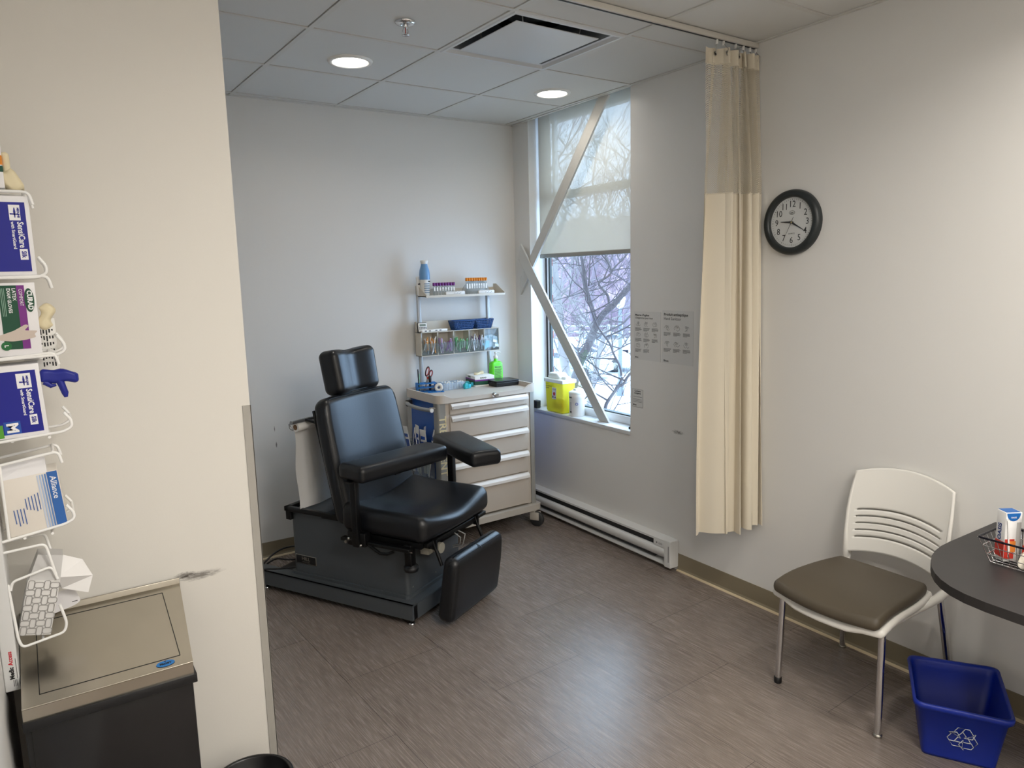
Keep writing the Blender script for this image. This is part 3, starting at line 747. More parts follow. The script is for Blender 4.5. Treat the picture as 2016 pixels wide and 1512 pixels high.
for k in range(5):
    z1, z0 = zs[k], zs[k + 1]
    m = K(); m.b2((-.655, -.004, z0 + .004), (-.068, .02, z1 - .003), cw_, .003); d = m.build('drawer', ca)
    m = K(); prof = [(-.004, z1 - .004), (-.014, z1 - .006), (-.026, z1 - .020), (-.028, z1 - .036), (-.022, z1 - .038), (-.020, z1 - .026), (-.004, z1 - .014)]
    n_ = len(prof); va = [(-.652, y, z) for y, z in prof]; vb = [(-.071, y, z) for y, z in prof]
    m.add(va + vb, [(i, (i + 1) % n_, n_ + (i + 1) % n_, n_ + i) for i in range(n_)] + [tuple(range(n_ - 1, -1, -1)), tuple(range(n_, 2 * n_))], cwh, False)
    if k < 2: m.b2((-.645, -.0292, z1 - .036), (-.53, -.0272, z1 - .018), mat('label_strip_grey', '#c9c6c2', .3))
    m.build('drawer_handle', d)
# top tray with raised corners
m = K(); tp = rpoly([(-.745, -.014), (.006, -.014), (.006, .425), (-.745, .425)], .05, 6)
m.prism(tp, .922, .945, cw_)
inner = rpoly([(-.732, -.001), (-.007, -.001), (-.007, .412), (-.732, .412)], .042, 6)
def rimz(x, y):
    z = .957
    if y < .02: 
        e = min(1, max(0, (abs(x + .37) - .285) / .03)); z = .948 + .026 * e
    else: z = .974
    return z
n_ = len(tp)
dens = []
def densify(P):
    out = []
    for i in range(len(P)):
        a = Vector(P[i]); b = Vector(P[(i + 1) % len(P)]); k = max(1, int((b - a).length / .015))
        # parametrised by the same k on both loops
        for j in range(24 if (b - a).length > .1 else 1): 
            kk = 24 if (b - a).length > .1 else 1
            out.append(tuple(a + (b - a) * j / kk))
    return out
To, Ti = densify(tp), densify(inner); n_ = len(To)
vs = [(x, y, .944) for x, y in To] + [(x, y, rimz(x, y)) for x, y in To] + [(x, y, rimz(*To[i])) for i, (x, y) in enumerate(Ti)] + [(x, y, .944) for x, y in Ti]
fs = []
for L in range(3):
    for i in range(n_): fs.append((L * n_ + i, L * n_ + (i + 1) % n_, (L + 1) * n_ + (i + 1) % n_, (L + 1) * n_ + i))
m.add(vs, fs, cw_)
m.build('top_tray', ca)
m = K(); m.lathe([(.016, 0), (.016, .006), (.010, .010), (.010, .018), (0, .019)], chrome, 20, T(-.335, -.014, .937) @ RX(PI / 2)); m.b2((-.337, -.045, .925), (-.333, -.032, .945), chrome); m.box((-.326, -.04, .938), (.018, .006, .012), chrome); m.build('lock', ca)
m = K(); m.prism(rpoly([(-.76, -.035), (.025, -.035), (.025, .445), (-.76, .445)], .05, 6), .115, .155, cgrey, smooth=False); m.build('base', ca)
rubber = mat('caster_rubber', '#2b2c2e', .5)
for x, y, a in ((-.035, -.0, .5), (-.70, .0, .2), (-.035, .40, .9), (-.70, .40, .3)):
    X = CT @ T(x, y, 0) @ RZ(a)
    m = MB(X); m.b2((-.018, -.02, .085), (.018, .02, .118), cgrey, .004); m.b2((-.020, -.05, .045), (-.014, .015, .10), cgrey, .002); m.b2((.014, -.05, .045), (.020, .015, .10), cgrey, .002); c_ = m.build('caster', ca)
    m = MB(X @ T(-.0125, -.03, .05) @ RY(PI / 2)); m.lathe([(.018, -.0), (.046, 0), (.050, .004), (.050, .021), (.046, .025), (.018, .025)], rubber, 28, cap=True); m.build('wheel', c_)
m = K(); m.tube([(-.742, .36, .90), (-.775, .34, .893), (-.792, .26, .888), (-.795, .15, .886), (-.785, .06, .886), (-.772, .02, .886)], .012, handle_m, 12); m.rod((-.772, .02, .886), (-.771, .012, .886), .013, white_pl); m.b2((-.742, .02, .89), (-.77, .05, .90), calu, .002); m.b2((-.742, .32, .87), (-.78, .345, .91), black_pl, .003); m.build('push_handle', ca)
m = K(); m.tube([(-.742, .06, .62), (-.80, .06, .62), (-.80, .33, .62), (-.742, .33, .62)], .003, blackmetal, 6); m.b2((-.80, .06, .44), (-.742, .33, .445), clear); m.b2((-.80, .06, .44), (-.798, .33, .66), clear); m.b2((-.80, .06, .44), (-.742, .062, .66), clear); m.b2((-.80, .328, .44), (-.742, .33, .66), clear); m.build('side_pocket', ca)
for k in range(7):
    x = -.775 + .012 * math.sin(k * 2.1); y = .085 + .036 * k
    m = K(); X = T(x, y, .455) @ RZ(1.2 + .5 * math.sin(k * 1.7)) @ RY(.10 * math.sin(k * 3)) @ RX(.15 * math.cos(k * 2))
    m.rbox((.062, .007, .30 + .015 * math.sin(k * 5)), .003, paper, lambda x_, y_, z_: (x_, y_ * (1 - abs(z_) / .19), z_), n=3, a=2, M=X @ T(0, 0, .155))
    m.b2((-.024, -.0042, .10), (.024, .0042, .22), mat('packet_blue', '#2a55a8', .5), M=X); m.b2((-.02, -.0046, .235), (.02, .0046, .255), MATS['packet_blue'], M=X)
    tag(m.build('wipe_packet'), 'white and blue sterile packet in the side pocket of the cart', 'packet', 'packets in the cart side pocket')

# accessory bridge on the cart back
rail_m = mat('bridge_rail', '#b7babc', .35, .3); beige = mat('shelf_beige', '#cfc8ba', .45)
for x in (-.812, -.282):
    m = MB(); m.b2((x - .011, -.075, .90), (x + .011, -.052, 1.575), rail_m, .002)
    m.build('bridge_post', ca)
m = MB()
m.b2((-.820, -.195, 1.560), (-.218, -.045, 1.566), beige); m.b2((-.820, -.197, 1.556), (-.218, -.193, 1.570), beige); m.b2((-.820, -.05, 1.56), (-.218, -.045, 1.61), beige)
for x in (-.820, -.222): m.add([(x, -.195, 1.56), (x, -.045, 1.56), (x, -.045, 1.632), (x, -.085, 1.632), (x, -.195, 1.574), (x + .004, -.195, 1.56), (x + .004, -.045, 1.56), (x + .004, -.045, 1.632), (x + .004, -.085, 1.632), (x + .004, -.195, 1.574)], [(4, 3, 2, 1, 0), (5, 6, 7, 8, 9)] + [(i, (i + 1) % 5, 5 + (i + 1) % 5, 5 + i) for i in range(5)], beige)
m.rod((-.812, -.05, 1.575), (-.812, -.05, 1.585), .008, steel); m.build('accessory_shelf', ca)
BX0, BX1, BZ0, BZ1, BY = -.838, -.236, 1.172, 1.330, -.132
m = MB(); w_ = .004
m.b2((BX0, BY, BZ0), (BX1, -.048, BZ0 + w_), beige); m.b2((BX0, BY, BZ1 - w_), (BX1, -.048, BZ1), beige); m.b2((BX0, -.052, BZ0), (BX1, -.048, BZ1 + .068), beige)
for k in range(6): x = BX0 + (BX1 - BX0 - w_) * k / 5; m.b2((x, BY, BZ0), (x + w_, -.05, BZ1), beige)
m.b2((BX0, -.075, BZ1), (BX0 + .004, -.048, BZ1 + .066), beige); ho = m.build('bin_housing', ca)
cb = clear_mat('bin_clear', '#eaf0f2', .07)
sw = (BX1 - BX0 - w_) / 5
for k in range(5):
    x0 = BX0 + sw * k + .006; x1 = x0 + sw - .008; tilt = 0 if k == 4 else .42
    m = MB(T(0, BY + .002, BZ0 + .006) @ RX(tilt)); y1 = .055; t_ = .0015
    m.b2((x0, 0, 0), (x1, t_, .085 if k < 4 else .145), cb); m.b2((x0, 0, 0), (x1, y1, t_), cb)
    for x in (x0, x1 - t_): m.add([(x, 0, 0), (x, y1, 0), (x, y1 * .9, .12), (x, 0, .085 if k < 4 else .145)], [(0, 1, 2, 3)], cb)
    m.tube([(x0, .0, .086 if k < 4 else .11), (x1, .0, .086 if k < 4 else .11)], .0018, cb, 5)
    m.build('tilt_bin', ca)

# ---- contents of the bins
def fill(k, cols, label, n, ln, r, kind='stick'):
    x0 = BX0 + sw * k + .012; x1 = x0 + sw - .022; rng = random.Random(k * 11 + 3); m = MB()
    ms = [c if not isinstance(c, str) else mat('fill_' + c[1:], c, .45) for c in cols]
    for i in range(n):
        x = x0 + (x1 - x0) * rng.random(); y = BY + .006 + .035 * rng.random() - (.02 if k < 4 else 0); z = BZ0 + .012 + .05 * rng.random()
        a = rng.uniform(-.5, .5); d = Vector((math.sin(a) * .6, rng.uniform(-.35, .1), 1)).normalized(); mm = ms[i % len(ms)]
        p = Vector((x, y, z)); q = p + d * ln * rng.uniform(.7, 1)
        q.x = min(max(q.x, x0), x1); q.z = min(q.z, BZ1 - .012); q.y = max(q.y, BY - .04)
        if kind == 'stick': m.rod(p, q, r, mm, n=6)
        else: m.box((0, 0, 0), (r * 4, .002, ln * .6), mm, M=T(*((p + q) / 2)) @ RY(a) @ RX(rng.uniform(-.5, .5)))
    return tag(m.build('bin_contents'), label, 'supplies', None, 'stuff')
fill(0, ['#d99a55', '#e0ddd6', '#d99a55', '#cfd3da'], 'orange-tipped and white packaged needles filling a clear bin', 26, .075, .0042)
fill(1, ['#8a3a94', '#d9cfe0', '#b58cc0'], 'purple-tipped supplies filling a clear bin', 24, .065, .0035)
fill(2, ['#4fae5e', '#cfe3d2', '#9ccfa6'], 'green-tipped supplies filling a clear bin', 24, .065, .0035)
fill(3, ['#e6e6ea', '#d8d8de', '#4d2a5e', '#f0f0f2'], 'white packets with dark purple tips filling a clear bin', 24, .07, .0035)
fill(4, ['#e4eef2', '#d2e4ea', '#8fc6d8'], 'white and pale blue packets filling the closed clear bin', 26, .075, .008, 'flat')

# ---- on the accessory shelf
SHZ = 1.5665
lt_ = thing('lotion_bottle', 'tall blue and white bottle with white cap standing on the upper shelf', 'bottle', (-.785, -.115, SHZ))
lblue = mat('lotion_blue', '#6c9bc9', .3); 
m = MB(T(-.785, -.115, SHZ)); m.lathe([(.027, 0), (.0285, .004), (.029, .05), (.032, .11), (.034, .14)], white_pl, 28); m.lathe([(.0342, .105), (.0345, .142), (.032, .165), (.024, .190), (.020, .208)], lblue, 28)
for q in range(5): m.b2((-.018, -.0335, .02 + q * .014), (.016, -.026, .025 + q * .014), mat('label_steel_blue', '#6f8698', .5))
m.b2((.010, -.034, .090), (.022, -.025, .098), ink); m.build('body', lt_)
m = MB(T(-.785, -.115, SHZ)); m.lathe([(.021, .206), (.023, .216), (.026, .222), (.024, .229), (.0, .231)], white_pl, 24); m.build('cap', lt_)
m = MB(T(-.806, -.085, SHZ) @ RY(-.12)); m.rbox((.034, .022, .125), .008, white_pl, lambda x, y, z: (x * (1.1 - .35 * (z / .06 > .3)), y * (1 - .4 * max(0, z / .06)), z), n=4, c=(0, 0, .064)); m.b2((-.01, -.0125, .075), (.008, -.010, .082), ink)
tag(m.build('ointment_tube'), 'small white tube standing behind the tall blue bottle', 'tube')
tube_glass = clear_mat('tube_glass', '#e8eef0', .10)
def vial(col, h, name, label, group):
    t = thing(name, label, 'sample tube', (0, 0, 0), group=group)
    m = MB(); m.lathe([(.0001, .0), (.006, .002), (.0078, .007), (.0078, h - .012)], tube_glass, 12, cap=False); m.b2((-.0055, -.0082, h * .35), (.0055, -.0070, h * .65), paper); m.build('glass_body', t)
    m = MB(); m.lathe([(.009, h - .020), (.0098, h - .018), (.0098, h), (.007, h + .001)], col, 14); m.build('cap', t)
    return t
purple = mat('cap_purple', '#6d2479', .35); orange = mat('cap_orange', '#d98318', .35)
v1 = vial(purple, .082, 'sample_tube', 'purple-capped sample tube standing in the left rack on the upper shelf', 'purple-capped sample tubes on the upper shelf')
pos = [(-.737 + .0205 * i, -.150) for i in range(8)]
for i, (x, y) in enumerate(pos):
    M_ = T(x, y, SHZ + .001)
    if i == 0:
        v1.matrix_world = M_; WM[v1] = M_
    else: dup(v1, M_)
v2 = vial(orange, .108, 'sample_tube', 'orange-capped sample tube standing in the right rack on the upper shelf', 'orange-capped sample tubes on the upper shelf')
for i in range(9):
    M_ = T(-.490 + .0185 * i, -.146, SHZ + .001)
    if i == 0: v2.matrix_world = M_; WM[v2] = M_
    else: dup(v2, M_)
foam = mat('foam_white', '#e6e5e1', .7)
def foamrack(x0, x1, y, label):
    t = thing('foam_rack', label, 'tube rack', ((x0 + x1) / 2, y, SHZ))
    m = MB(); m.b2((x0, y - .006, SHZ + .0005), (x1, y + .006, SHZ + .024), foam, .003)
    for q in range(6): m.lathe([(.009, SHZ + .024), (.009, SHZ + .026)], foam, 12, T(x0 + .014 + q * (x1 - x0 - .028) / 5, y, 0))
    m.build('block', t); m = MB(frame(((x0 + x1) / 2, y - .0063, SHZ + .013), (1, 0, 0), (0, 0, 1)))
    for q in range(5): m.tube([(-.01 + q * .011, -.004, 0), (-.006 + q * .011, .004 * (-1) ** q, 0), (-.002 + q * .011, -.002, 0)], .0008, ink, 4)
    m.build('handwriting', t)
foamrack(-.672, -.530, -.183, 'white foam rack edge with handwriting in front of the purple-capped tubes')
foamrack(-.425, -.300, -.183, 'white foam rack edge in front of the orange-capped tubes')
bag = clear_mat('crumpled_bag', '#f2f4f6', .16, rough=.15)
def baggy(x0, x1, y0, y1, z0, h, seed, label):
    rng = random.Random(seed); vs = []; fs = []; N = 16; Mr = 7
    for j in range(Mr + 1):
        for i in range(N):
            a = 2 * PI * i / N; k = j / Mr; rr = (1 - .55 * k ** 2) * rng.uniform(.86, 1.05)
            vs.append(((x0 + x1) / 2 + math.cos(a) * (x1 - x0) / 2 * rr, (y0 + y1) / 2 + math.sin(a) * (y1 - y0) / 2 * rr, z0 + h * k * rng.uniform(.85, 1)))
    for j in range(Mr):
        for i in range(N): fs.append((j * N + i, j * N + (i + 1) % N, (j + 1) * N + (i + 1) % N, (j + 1) * N + i))
    m = MB(); m.add(vs, fs, bag); return tag(m.build('plastic_bag'), label, 'bag')
baggy(-.775, -.560, -.172, -.075, SHZ + .001, .060, 4, 'crumpled clear plastic bag around the purple-capped tubes')
baggy(-.520, -.290, -.168, -.075, SHZ + .001, .100, 9, 'crumpled clear plastic bag around the orange-capped tubes')
# ---- on top of the bin housing
TZ = BZ1 + .0005
t = thing('digital_timer', 'small digital timer with grey display standing on the bin unit', 'timer', (-.812, -.115, TZ))
X = T(-.812, -.112, TZ) @ RX(-.15)
m = MB(X); m.rbox((.062, .012, .060), .005, white_pl, n=1, a=2, c=(0, 0, .031)); m.rbox((.068, .010, .065), .005, black_pl, n=1, a=2, c=(0, .004, .0325))
m.build('case', t); m = MB(X); m.b2((-.022, -.0068, .040), (.022, -.0055, .054), mat('lcd', '#7f8a80', .3))
m.build('display', t); m = MB(X)
for r in range(2):
    for q in range(5): m.box((-.022 + q * .011, -.0065, .031 - r * .009), (.007, .002, .005), ink)
m.box((0, -.0065, .011), (.018, .002, .005), ink); m.build('button', t)
for i, (x0, x1, lb) in enumerate(((-.835, -.757, 'white label packet lying under the digital timer'), (-.752, -.640, 'long white label packet lying beside the digital timer'))):
    m = MB(); m.rbox((x1 - x0, .030, .016), .005, paper, n=3, c=((x0 + x1) / 2, -.118 - .004 * 0 + (.0), TZ + .0085) if i else ((x0 + x1) / 2, -.134 + .004, TZ + .0085)); 
    for q in range(2): m.b2((x0 + .02 + q * .03, -.1335 if i else -.1455, TZ + .006), (x0 + .035 + q * .03, -.1325 if i else -.1445, TZ + .012), MATS['notice_grey_ink'])
    tag(m.build('label_packet'), lb, 'packet')
bbl = mat('basket_blue', '#17457f', .35)
def basket(x0, x1, label):
    t = thing('blue_basket', label, 'basket', ((x0 + x1) / 2, -.09, TZ))
    m = MB(); y0, y1, z1, ins = -.128, -.056, TZ + .062, .018
    m.b2((x0 + ins, y0 + .01, TZ), (x1 - ins, y1 - .006, TZ + .002), bbl)
    for (A, B_, a, b_) in (((x0, y0), (x1, y0), (x0 + ins, y0 + .01), (x1 - ins, y0 + .01)), ((x1, y0), (x1, y1), (x1 - ins, y0 + .01), (x1 - ins, y1 - .006)), ((x1, y1), (x0, y1), (x1 - ins, y1 - .006), (x0 + ins, y1 - .006)), ((x0, y1), (x0, y0), (x0 + ins, y1 - .006), (x0 + ins, y0 + .01))):
        top0 = Vector((*A, z1)); top1 = Vector((*B_, z1)); b0 = Vector((*a, TZ)); b1 = Vector((*b_, TZ))
        L = (top1 - top0).length; n1 = max(4, int(L / .012)); P = lambda u, v: (b0 + (b1 - b0) * u) * (1 - v) + (top0 + (top1 - top0) * u) * v
        for q in range(6): v = [0, .22, .40, .58, .76, .97][q]; m.tube([P(0, v), P(1, v)], .0034 if q in (0, 5) else .0026, bbl, 5)
        for q in range(n1 + 1): m.tube([P(q / n1, 0), P(q / n1, .97)], .0026, bbl, 5)
    m.build('lattice', t); m = MB(); m.tube(rrect((x1 - x0) / 2 + .001, .037, .008, z1, 4, (x0 + x1) / 2, -.092), .0035, bbl, 6, True); m.build('rim', t)
basket(-.592, -.422, 'blue lattice plastic basket on the bin unit, the one beside the label packets'); basket(-.418, -.276, 'smaller blue lattice plastic basket on the end of the bin unit')

# ---- on the cart top
CZ = .9455
tbl = clear_mat('blue_clear', '#4a9fe6', .55, .8)
t = thing('tube_rack', 'translucent blue tube rack at the corner of the cart top', 'tube rack', (-.825, -.155, CZ))
X = T(-.828, -.16, CZ) @ RZ(-.25)
m = MB(X)
for z in (.001, .028, .054):
    for q in range(5): m.b2((-.065, -.040 + q * .0195, z), (.065, -.036 + q * .0195, z + .003), tbl)
    for q in range(7): m.b2((-.065 + q * .0212, -.040, z), (-.062 + q * .0212, .042, z + .003), tbl)
m.build('grid', t); m = MB(X)
for x in (-.064, .061): m.b2((x, -.04, 0), (x + .003, .042, .057), tbl)
m.build('end_plate', t)
m = MB(T(-.790, -.226, CZ) @ RZ(-.3)); m.b2((-.055, -.018, 0), (.05, .018, .003), tbl)
for q in range(5): m.b2((-.045 + q * .02, -.016, .003), (-.04 + q * .02, .016, .006), tbl)
tag(m.build('rack_cover'), 'flat blue plastic strip lying in front of the tube rack', 'strip')
t = thing('scissors', 'scissors with red and black handles standing in the blue rack', 'scissors', (-.835, -.15, CZ + .004))
red_ = mat('handle_red', '#b0352c', .35)
X = T(-.836, -.150, CZ + .004) @ RY(.30)
m = MB(X); m.prism([(-.006, 0), (.006, 0), (.007, .085), (-.007, .085)], -.0015, .0015, steel, frame((0, 0, 0), (1, 0, 0), (0, 0, 1))); m.build('blade', t)
m = MB(X @ frame((0, 0, .085), (1, 0, 0), (0, 0, 1)))
for s, h in ((-1, .062), (1, .045)):
    pts = [(s * .012 + s * .011 * math.sin(a) + .002 * s, .012 + h / 2 - h / 2 * math.cos(a), .001) for a in [2 * PI * q / 20 for q in range(20)]]
    m.tube(pts, .0042, black_pl, 8, True)
    pts2 = [(p[0] * .86 + s * .002, .012 + h / 2 + (p[1] - .012 - h / 2) * .82, .0025) for p in pts]; m.tube(pts2, .003, red_, 6, True)
    m.tube([(0, -.005, 0), (s * .006, .010, 0)], .0055, red_, 8)
m.build('handles', t)
for x, y, r, h, mm, a, lb in ((-.800, -.158, .0085, .098, black_pl, .02, 'thick black marker standing in the blue tube rack'), (-.876, -.150, .0038, .148, black_pl, -.02, 'thin black pen standing at the edge of the blue tube rack'), (-.862, -.128, .0042, .115, mat('pen_green', '#9fd6b8', .4), .0, 'pale green pen standing in the blue tube rack')):
    m = MB(T(x, y, CZ + .003) @ RY(a)); m.lathe([(r * .5, 0), (r, .01), (r, h * .62), (r * 1.08, h * .63), (r * 1.08, h - .003), (r * .7, h)], mm, 12); m.box((r * 1.1, 0, h * .8), (.002, .003, h * .25), mm); tag(m.build('pen'), lb, 'pen')
X = T(-.765, -.215, CZ + .0277) @ RZ(-.45) @ RX(PI / 2)
m = MB(X); m.lathe([(.010, -.012), (.0275, -.012), (.0275, .012), (.010, .012), (.010, -.012)], mat('tape_white', '#e9e4d8', .7), 28, cap=False); tr_ = m.build('tape_roll', origin=(-.752, -.2, CZ)); tag(tr_, 'roll of white medical tape standing on the cart top', 'tape')
m = MB(X); m.lathe([(.0065, -.0085), (.0100, -.0095), (.0100, .0095), (.0065, .0085), (.0065, -.0085)], mat('core_grey', '#8c8c8c', .5), 20, cap=False); m.build('core', tr_)
t = thing('clear_tray', 'clear plastic compartment tray of small vials on the cart top', 'tray', (-.665, -.165, CZ))
m = MB(T(-.650, -.160, CZ) @ RZ(.08))
tray_c = clear_mat('tray_clear', '#eef5fb', .22)
m.b2((-.085, -.05, 0), (.085, .05, .002), tray_c)
for q in range(9): m.b2((-.085 + q * .021, -.05, 0), (-.0835 + q * .021, .05, .046), tray_c)
for q in range(5): m.b2((-.085, -.05 + q * .0246, 0), (.085, -.0485 + q * .0246, .046), tray_c)
m.build('compartments', t); m = MB(T(-.650, -.160, CZ) @ RZ(.08)); rng = random.Random(5)
for q in range(20): m.rod((-.074 + (q % 8) * .021, -.037 + (q // 8) * .025, .003), (-.074 + (q % 8) * .021 + rng.uniform(-.004, .004), -.037 + (q // 8) * .025, .05), .006, white_pl if q % 4 else clear, n=8)
tag(m.build('vials', t), 'small white vials', None, None, 'stuff')
teal = mat('teal_plastic', '#1fa3ad', .3)
for (x, y, a, lb) in ((-.562, -.232, .3, 'teal tape dispenser at the front of the cart top'), (-.508, -.165, -.2, 'teal tape dispenser behind the other one, beside the glove box')):
    t = thing('tape_dispenser', lb, 'tape dispenser', (x, y, CZ), a)
    m = MB(WM[t]); m.rbox((.055, .018, .010), .003, teal, n=1, a=2, c=(0, 0, .005)); m.lathe([(.010, -.008), (.0185, -.009), (.0185, .009), (.010, .008)], teal, 20, T(-.012, 0, .020) @ RX(PI / 2)); m.build('holder', t)
    m = MB(WM[t]); m.rbox((.020, .019, .022), .004, mat('cyan_plastic', '#43c3dc', .25), n=1, a=2, c=(.020, 0, .016)); m.build('cutter', t)
cg = mat('box_green', '#0d4a33', .5); cp = mat('box_purple', '#7a2a86', .5); latex = mat('latex_cream', '#e3d7b4', .55)
t = thing('glove_box', 'white and purple glove box lying on the cart top behind the black case', 'glove box', (-.40, -.14, CZ))
X = T(-.405, -.140, CZ) @ RZ(-.12)
m = MB(X); m.b2((-.072, -.075, 0), (.072, .085, .070), paper, .001); m.b2((-.0724, -.075, .012), (-.0718, .085, .048), cg); m.b2((-.0726, -.075, .040), (-.0720, .085, .050), cp)
m.b2((-.072, -.0754, .010), (.072, -.0748, .036), cg); m.b2((-.072, -.0757, .036), (.072, -.0750, .046), cp)
m.text('CURAD', .014, cg, frame((-.01, -.0756, .057), (1, 0, 0), (0, 0, 1)), .0003, bold=.0004); m.text('CURAD', .014, cg, frame((-.0726, .02, .059), (0, -1, 0), (0, 0, 1)), .0003, bold=.0004)
m.build('carton', t)
m = MB(X @ T(0, .02, .070)); rng = random.Random(3)
m.rbox((.07, .04, .014), .006, latex, lambda x, y, z: (x + .006 * math.sin(y * 90), y + .004 * math.sin(x * 120), z + .008 * math.sin(x * 70) * math.cos(y * 80)), n=8, c=(0, 0, .007)); tag(m.build('glove_tuft', t), 'cream latex glove poking out')
t = thing('black_case', 'flat black case lying on the front right of the cart top', 'case', (-.30, -.265, CZ))
X = T(-.298, -.262, CZ) @ RZ(-.02)
m = MB(X); m.rbox((.185, .135, .030), .006, black_pl, lambda x, y, z: (x * (1 - .05 * (z < 0)), y * (1 - .05 * (z < 0)), z), n=1, c=(0, 0, .0155)); m.build('tray', t); m = MB(X); m.rbox((.182, .132, .010), .004, mat('case_lid', '#1a1d20', .28), n=1, c=(0, 0, .036)); m.build('lid', t)
t = thing('sanitizer_bottle', 'bright green hand sanitizer pump bottle standing at the cart corner', 'bottle', (-.262, -.118, CZ))
green_l = mat('sanitizer_green', '#5fe01c', .25, coat=.3)
m = MB(T(-.262, -.118, CZ)); m.rbox((.092, .052, .150), .014, green_l, lambda x, y, z: (x * (1 - .35 * max(0, (z - .05) / .025) ** 2), y * (1 - .2 * max(0, (z - .05) / .025) ** 2), z), n=5, c=(0, 0, .0755)); m.lathe([(.018, .145), (.014, .160), (.013, .168)], green_l, 20)
m.build('bottle_body', t)
m = MB(frame((-.262, -.1442, CZ + .074), (1, 0, 0), (0, 0, 1))); lg_ = mat('label_green', '#7fd35a', .5); m.b2((-.032, -.06, 0), (.034, .045, .0006), lg_)
dg = mat('label_dark_green', '#1d4a1c', .6); m.text('Microsan', .0135, dg, T(.001, .036, .0008), .0002, bold=.0003)
for q in range(12): m.b2((-.028, .020 - q * .0062, .0006), (.030 - (q * 37 % 11) * .001, .0225 - q * .0062, .0009), dg)
m.build('label', t)
m = MB(T(-.262, -.118, CZ)); m.lathe([(.013, .168), (.015, .170), (.015, .185), (.006, .187), (.005, .205), (.010, .206), (.010, .214), (0, .215)], white_pl, 18); m.tube([(0, 0, .211), (.02, -.008, .212), (.034, -.013, .208)], .004, white_pl, 8); m.build('pump', t)

# ---- on the window sill
SZ2 = .7425
t = thing('sharps_container', 'yellow sharps container with white lid standing on the window sill', 'sharps container', (.06, -.435, SZ2))
yel = clear_mat('sharps_yellow', '#f0ea46', .70, .75, .2)
def shf(x, y, z):
    k = 1 + .07 * (z + .11) / .22; return x * k, y * k, z
X = T(.060, -.435, SZ2 + .112)
m = MB(X); m.rbox((.108, .186, .222), .012, yel, shf, n=2, a=3); m.build('bin_body', t)
m = MB(T(.060, -.435, SZ2 + .012)); rng = random.Random(8); wst = mat('waste_brown', '#9a6a2c', .7)
for q in range(34): m.box((0, 0, 0), (.006, .006, .035), wst, M=T(rng.uniform(-.036, .036), rng.gauss(.01, .030), .012 + .028 * rng.random()) @ RX(rng.uniform(-1.5, 1.5)) @ RY(rng.uniform(-1, 1)))
tag(m.build('contents', t), 'brown used sharps seen through the yellow wall', None, None, 'stuff')
lidc = mat('lid_translucent', '#e9efec', .35)
m = MB(X); m.rbox((.124, .214, .026), .006, lidc, n=1, c=(0, 0, .108)); m.rbox((.085, .150, .045), .012, lidc, lambda x, y, z: (x, y * (1 - .15 * (z > 0)), z - .02 * (y < -.04)), n=4, c=(0, .012, .138)); m.rbox((.05, .05, .03), .01, lidc, n=1, c=(0, -.070, .126)); m.build('lid', t)
m = MB(frame((-.0005, -.433, SZ2), (0, -1, 0), (0, 0, 1)) @ T(0, .0, 0)); m.M = m.M @ RX(-.035) ; lbl = mat('label_grey_white', '#d9d6d2', .5)
m.b2((-.012, .095, .0025), (.034, .175, .0035), lbl); m.lathe([(0, .0042), (.0125, .004)], mat('biohazard_red', '#b3242c', .5), 24, T(.012, .132, 0)); m.b2((.016, .105, .0035), (.03, .112, .0042), MATS['notice_grey_ink']); m.b2((-.006, .103, .0035), (.004, .118, .0042), ink)
for q in range(2): m.b2((-.008, .158 + q * .006, .0035), (.030, .160 + q * .006, .0042), MATS['notice_grey_ink'])
og = mat('marker_green', '#7fae58', .6)
for r, (y, n_) in enumerate(((.196, 4), (.180, 9), (.166, 5))):
    for q in range(n_): x = -.085 + q * .008; m.tube([(x, y - .003, .0045), (x + .003, y + .004, .0045), (x + .005, y - .002, .0045)], .0007, og if r < 1 else MATS['notice_grey_ink'], 4)
m.build('label', t)
t = thing('wipes_tub', 'round white disinfectant wipes tub beside the yellow sharps container', 'tub', (.062, -.618, SZ2))
X = T(.062, -.618, SZ2)
m = MB(X); m.lathe([(.050, 0), (.052, .003), (.052, .118), (.0535, .120), (.0535, .148), (.050, .152)], white_pl, 40); m.build('tub_body', t)
m = MB(X); m.lathe([(.0545, .149), (.055, .158), (.050, .164), (.030, .172), (.0, .174)], lidc, 40); m.box((.0, 0, .178), (.04, .03, .012), lidc, .004); m.build('lid', t)
m = MB(X); a0 = PI * 1.08
for q in range(14):
    a = a0 - .42 + .05 * q; 
    if q < 8: m.box((.0523, 0, .06), (.0006, .0024, .072), MATS['label_grey_white'], M=RZ(a))
for q in range(9): m.box((.0528, 0, .092 - q * .007), (.0006, .014, .0018), MATS['notice_grey_ink'], M=RZ(a0 - .25))
m.box((.0530, 0, .030), (.0006, .014, .012), ink, M=RZ(a0 - .25)); m.text('VAX', .013, ink, RZ(a0 - .22) @ frame((.0542, 0, .128), (0, 1, 0), (0, 0, 1)), .0003, bold=.0004)
pts = [(.0531 * math.cos(a0 + .62 + .16 * math.cos(q)), .0531 * math.sin(a0 + .62 + .16 * math.cos(q)), .085 + .008 * math.sin(q)) for q in [2 * PI * k / 16 for k in range(16)]]
m.tube(pts, .0018, mat('logo_blue', '#2b4fa0', .4), 5, True); m.build('label', t)
m = MB(); m.rbox((.040, .046, .056), .006, black_pl, lambda x, y, z: (x, y * (1 + .1 * z / .03), z), n=1, c=(.010, -.222, SZ2 + .029)); tag(m.build('black_cup'), 'small black cup on the end of the window sill beside the cart', 'cup')
t = thing('door_stop', 'small grey and black rubber fitting at the end of the window sill', 'fitting', (.06, -1.165, SZ2))
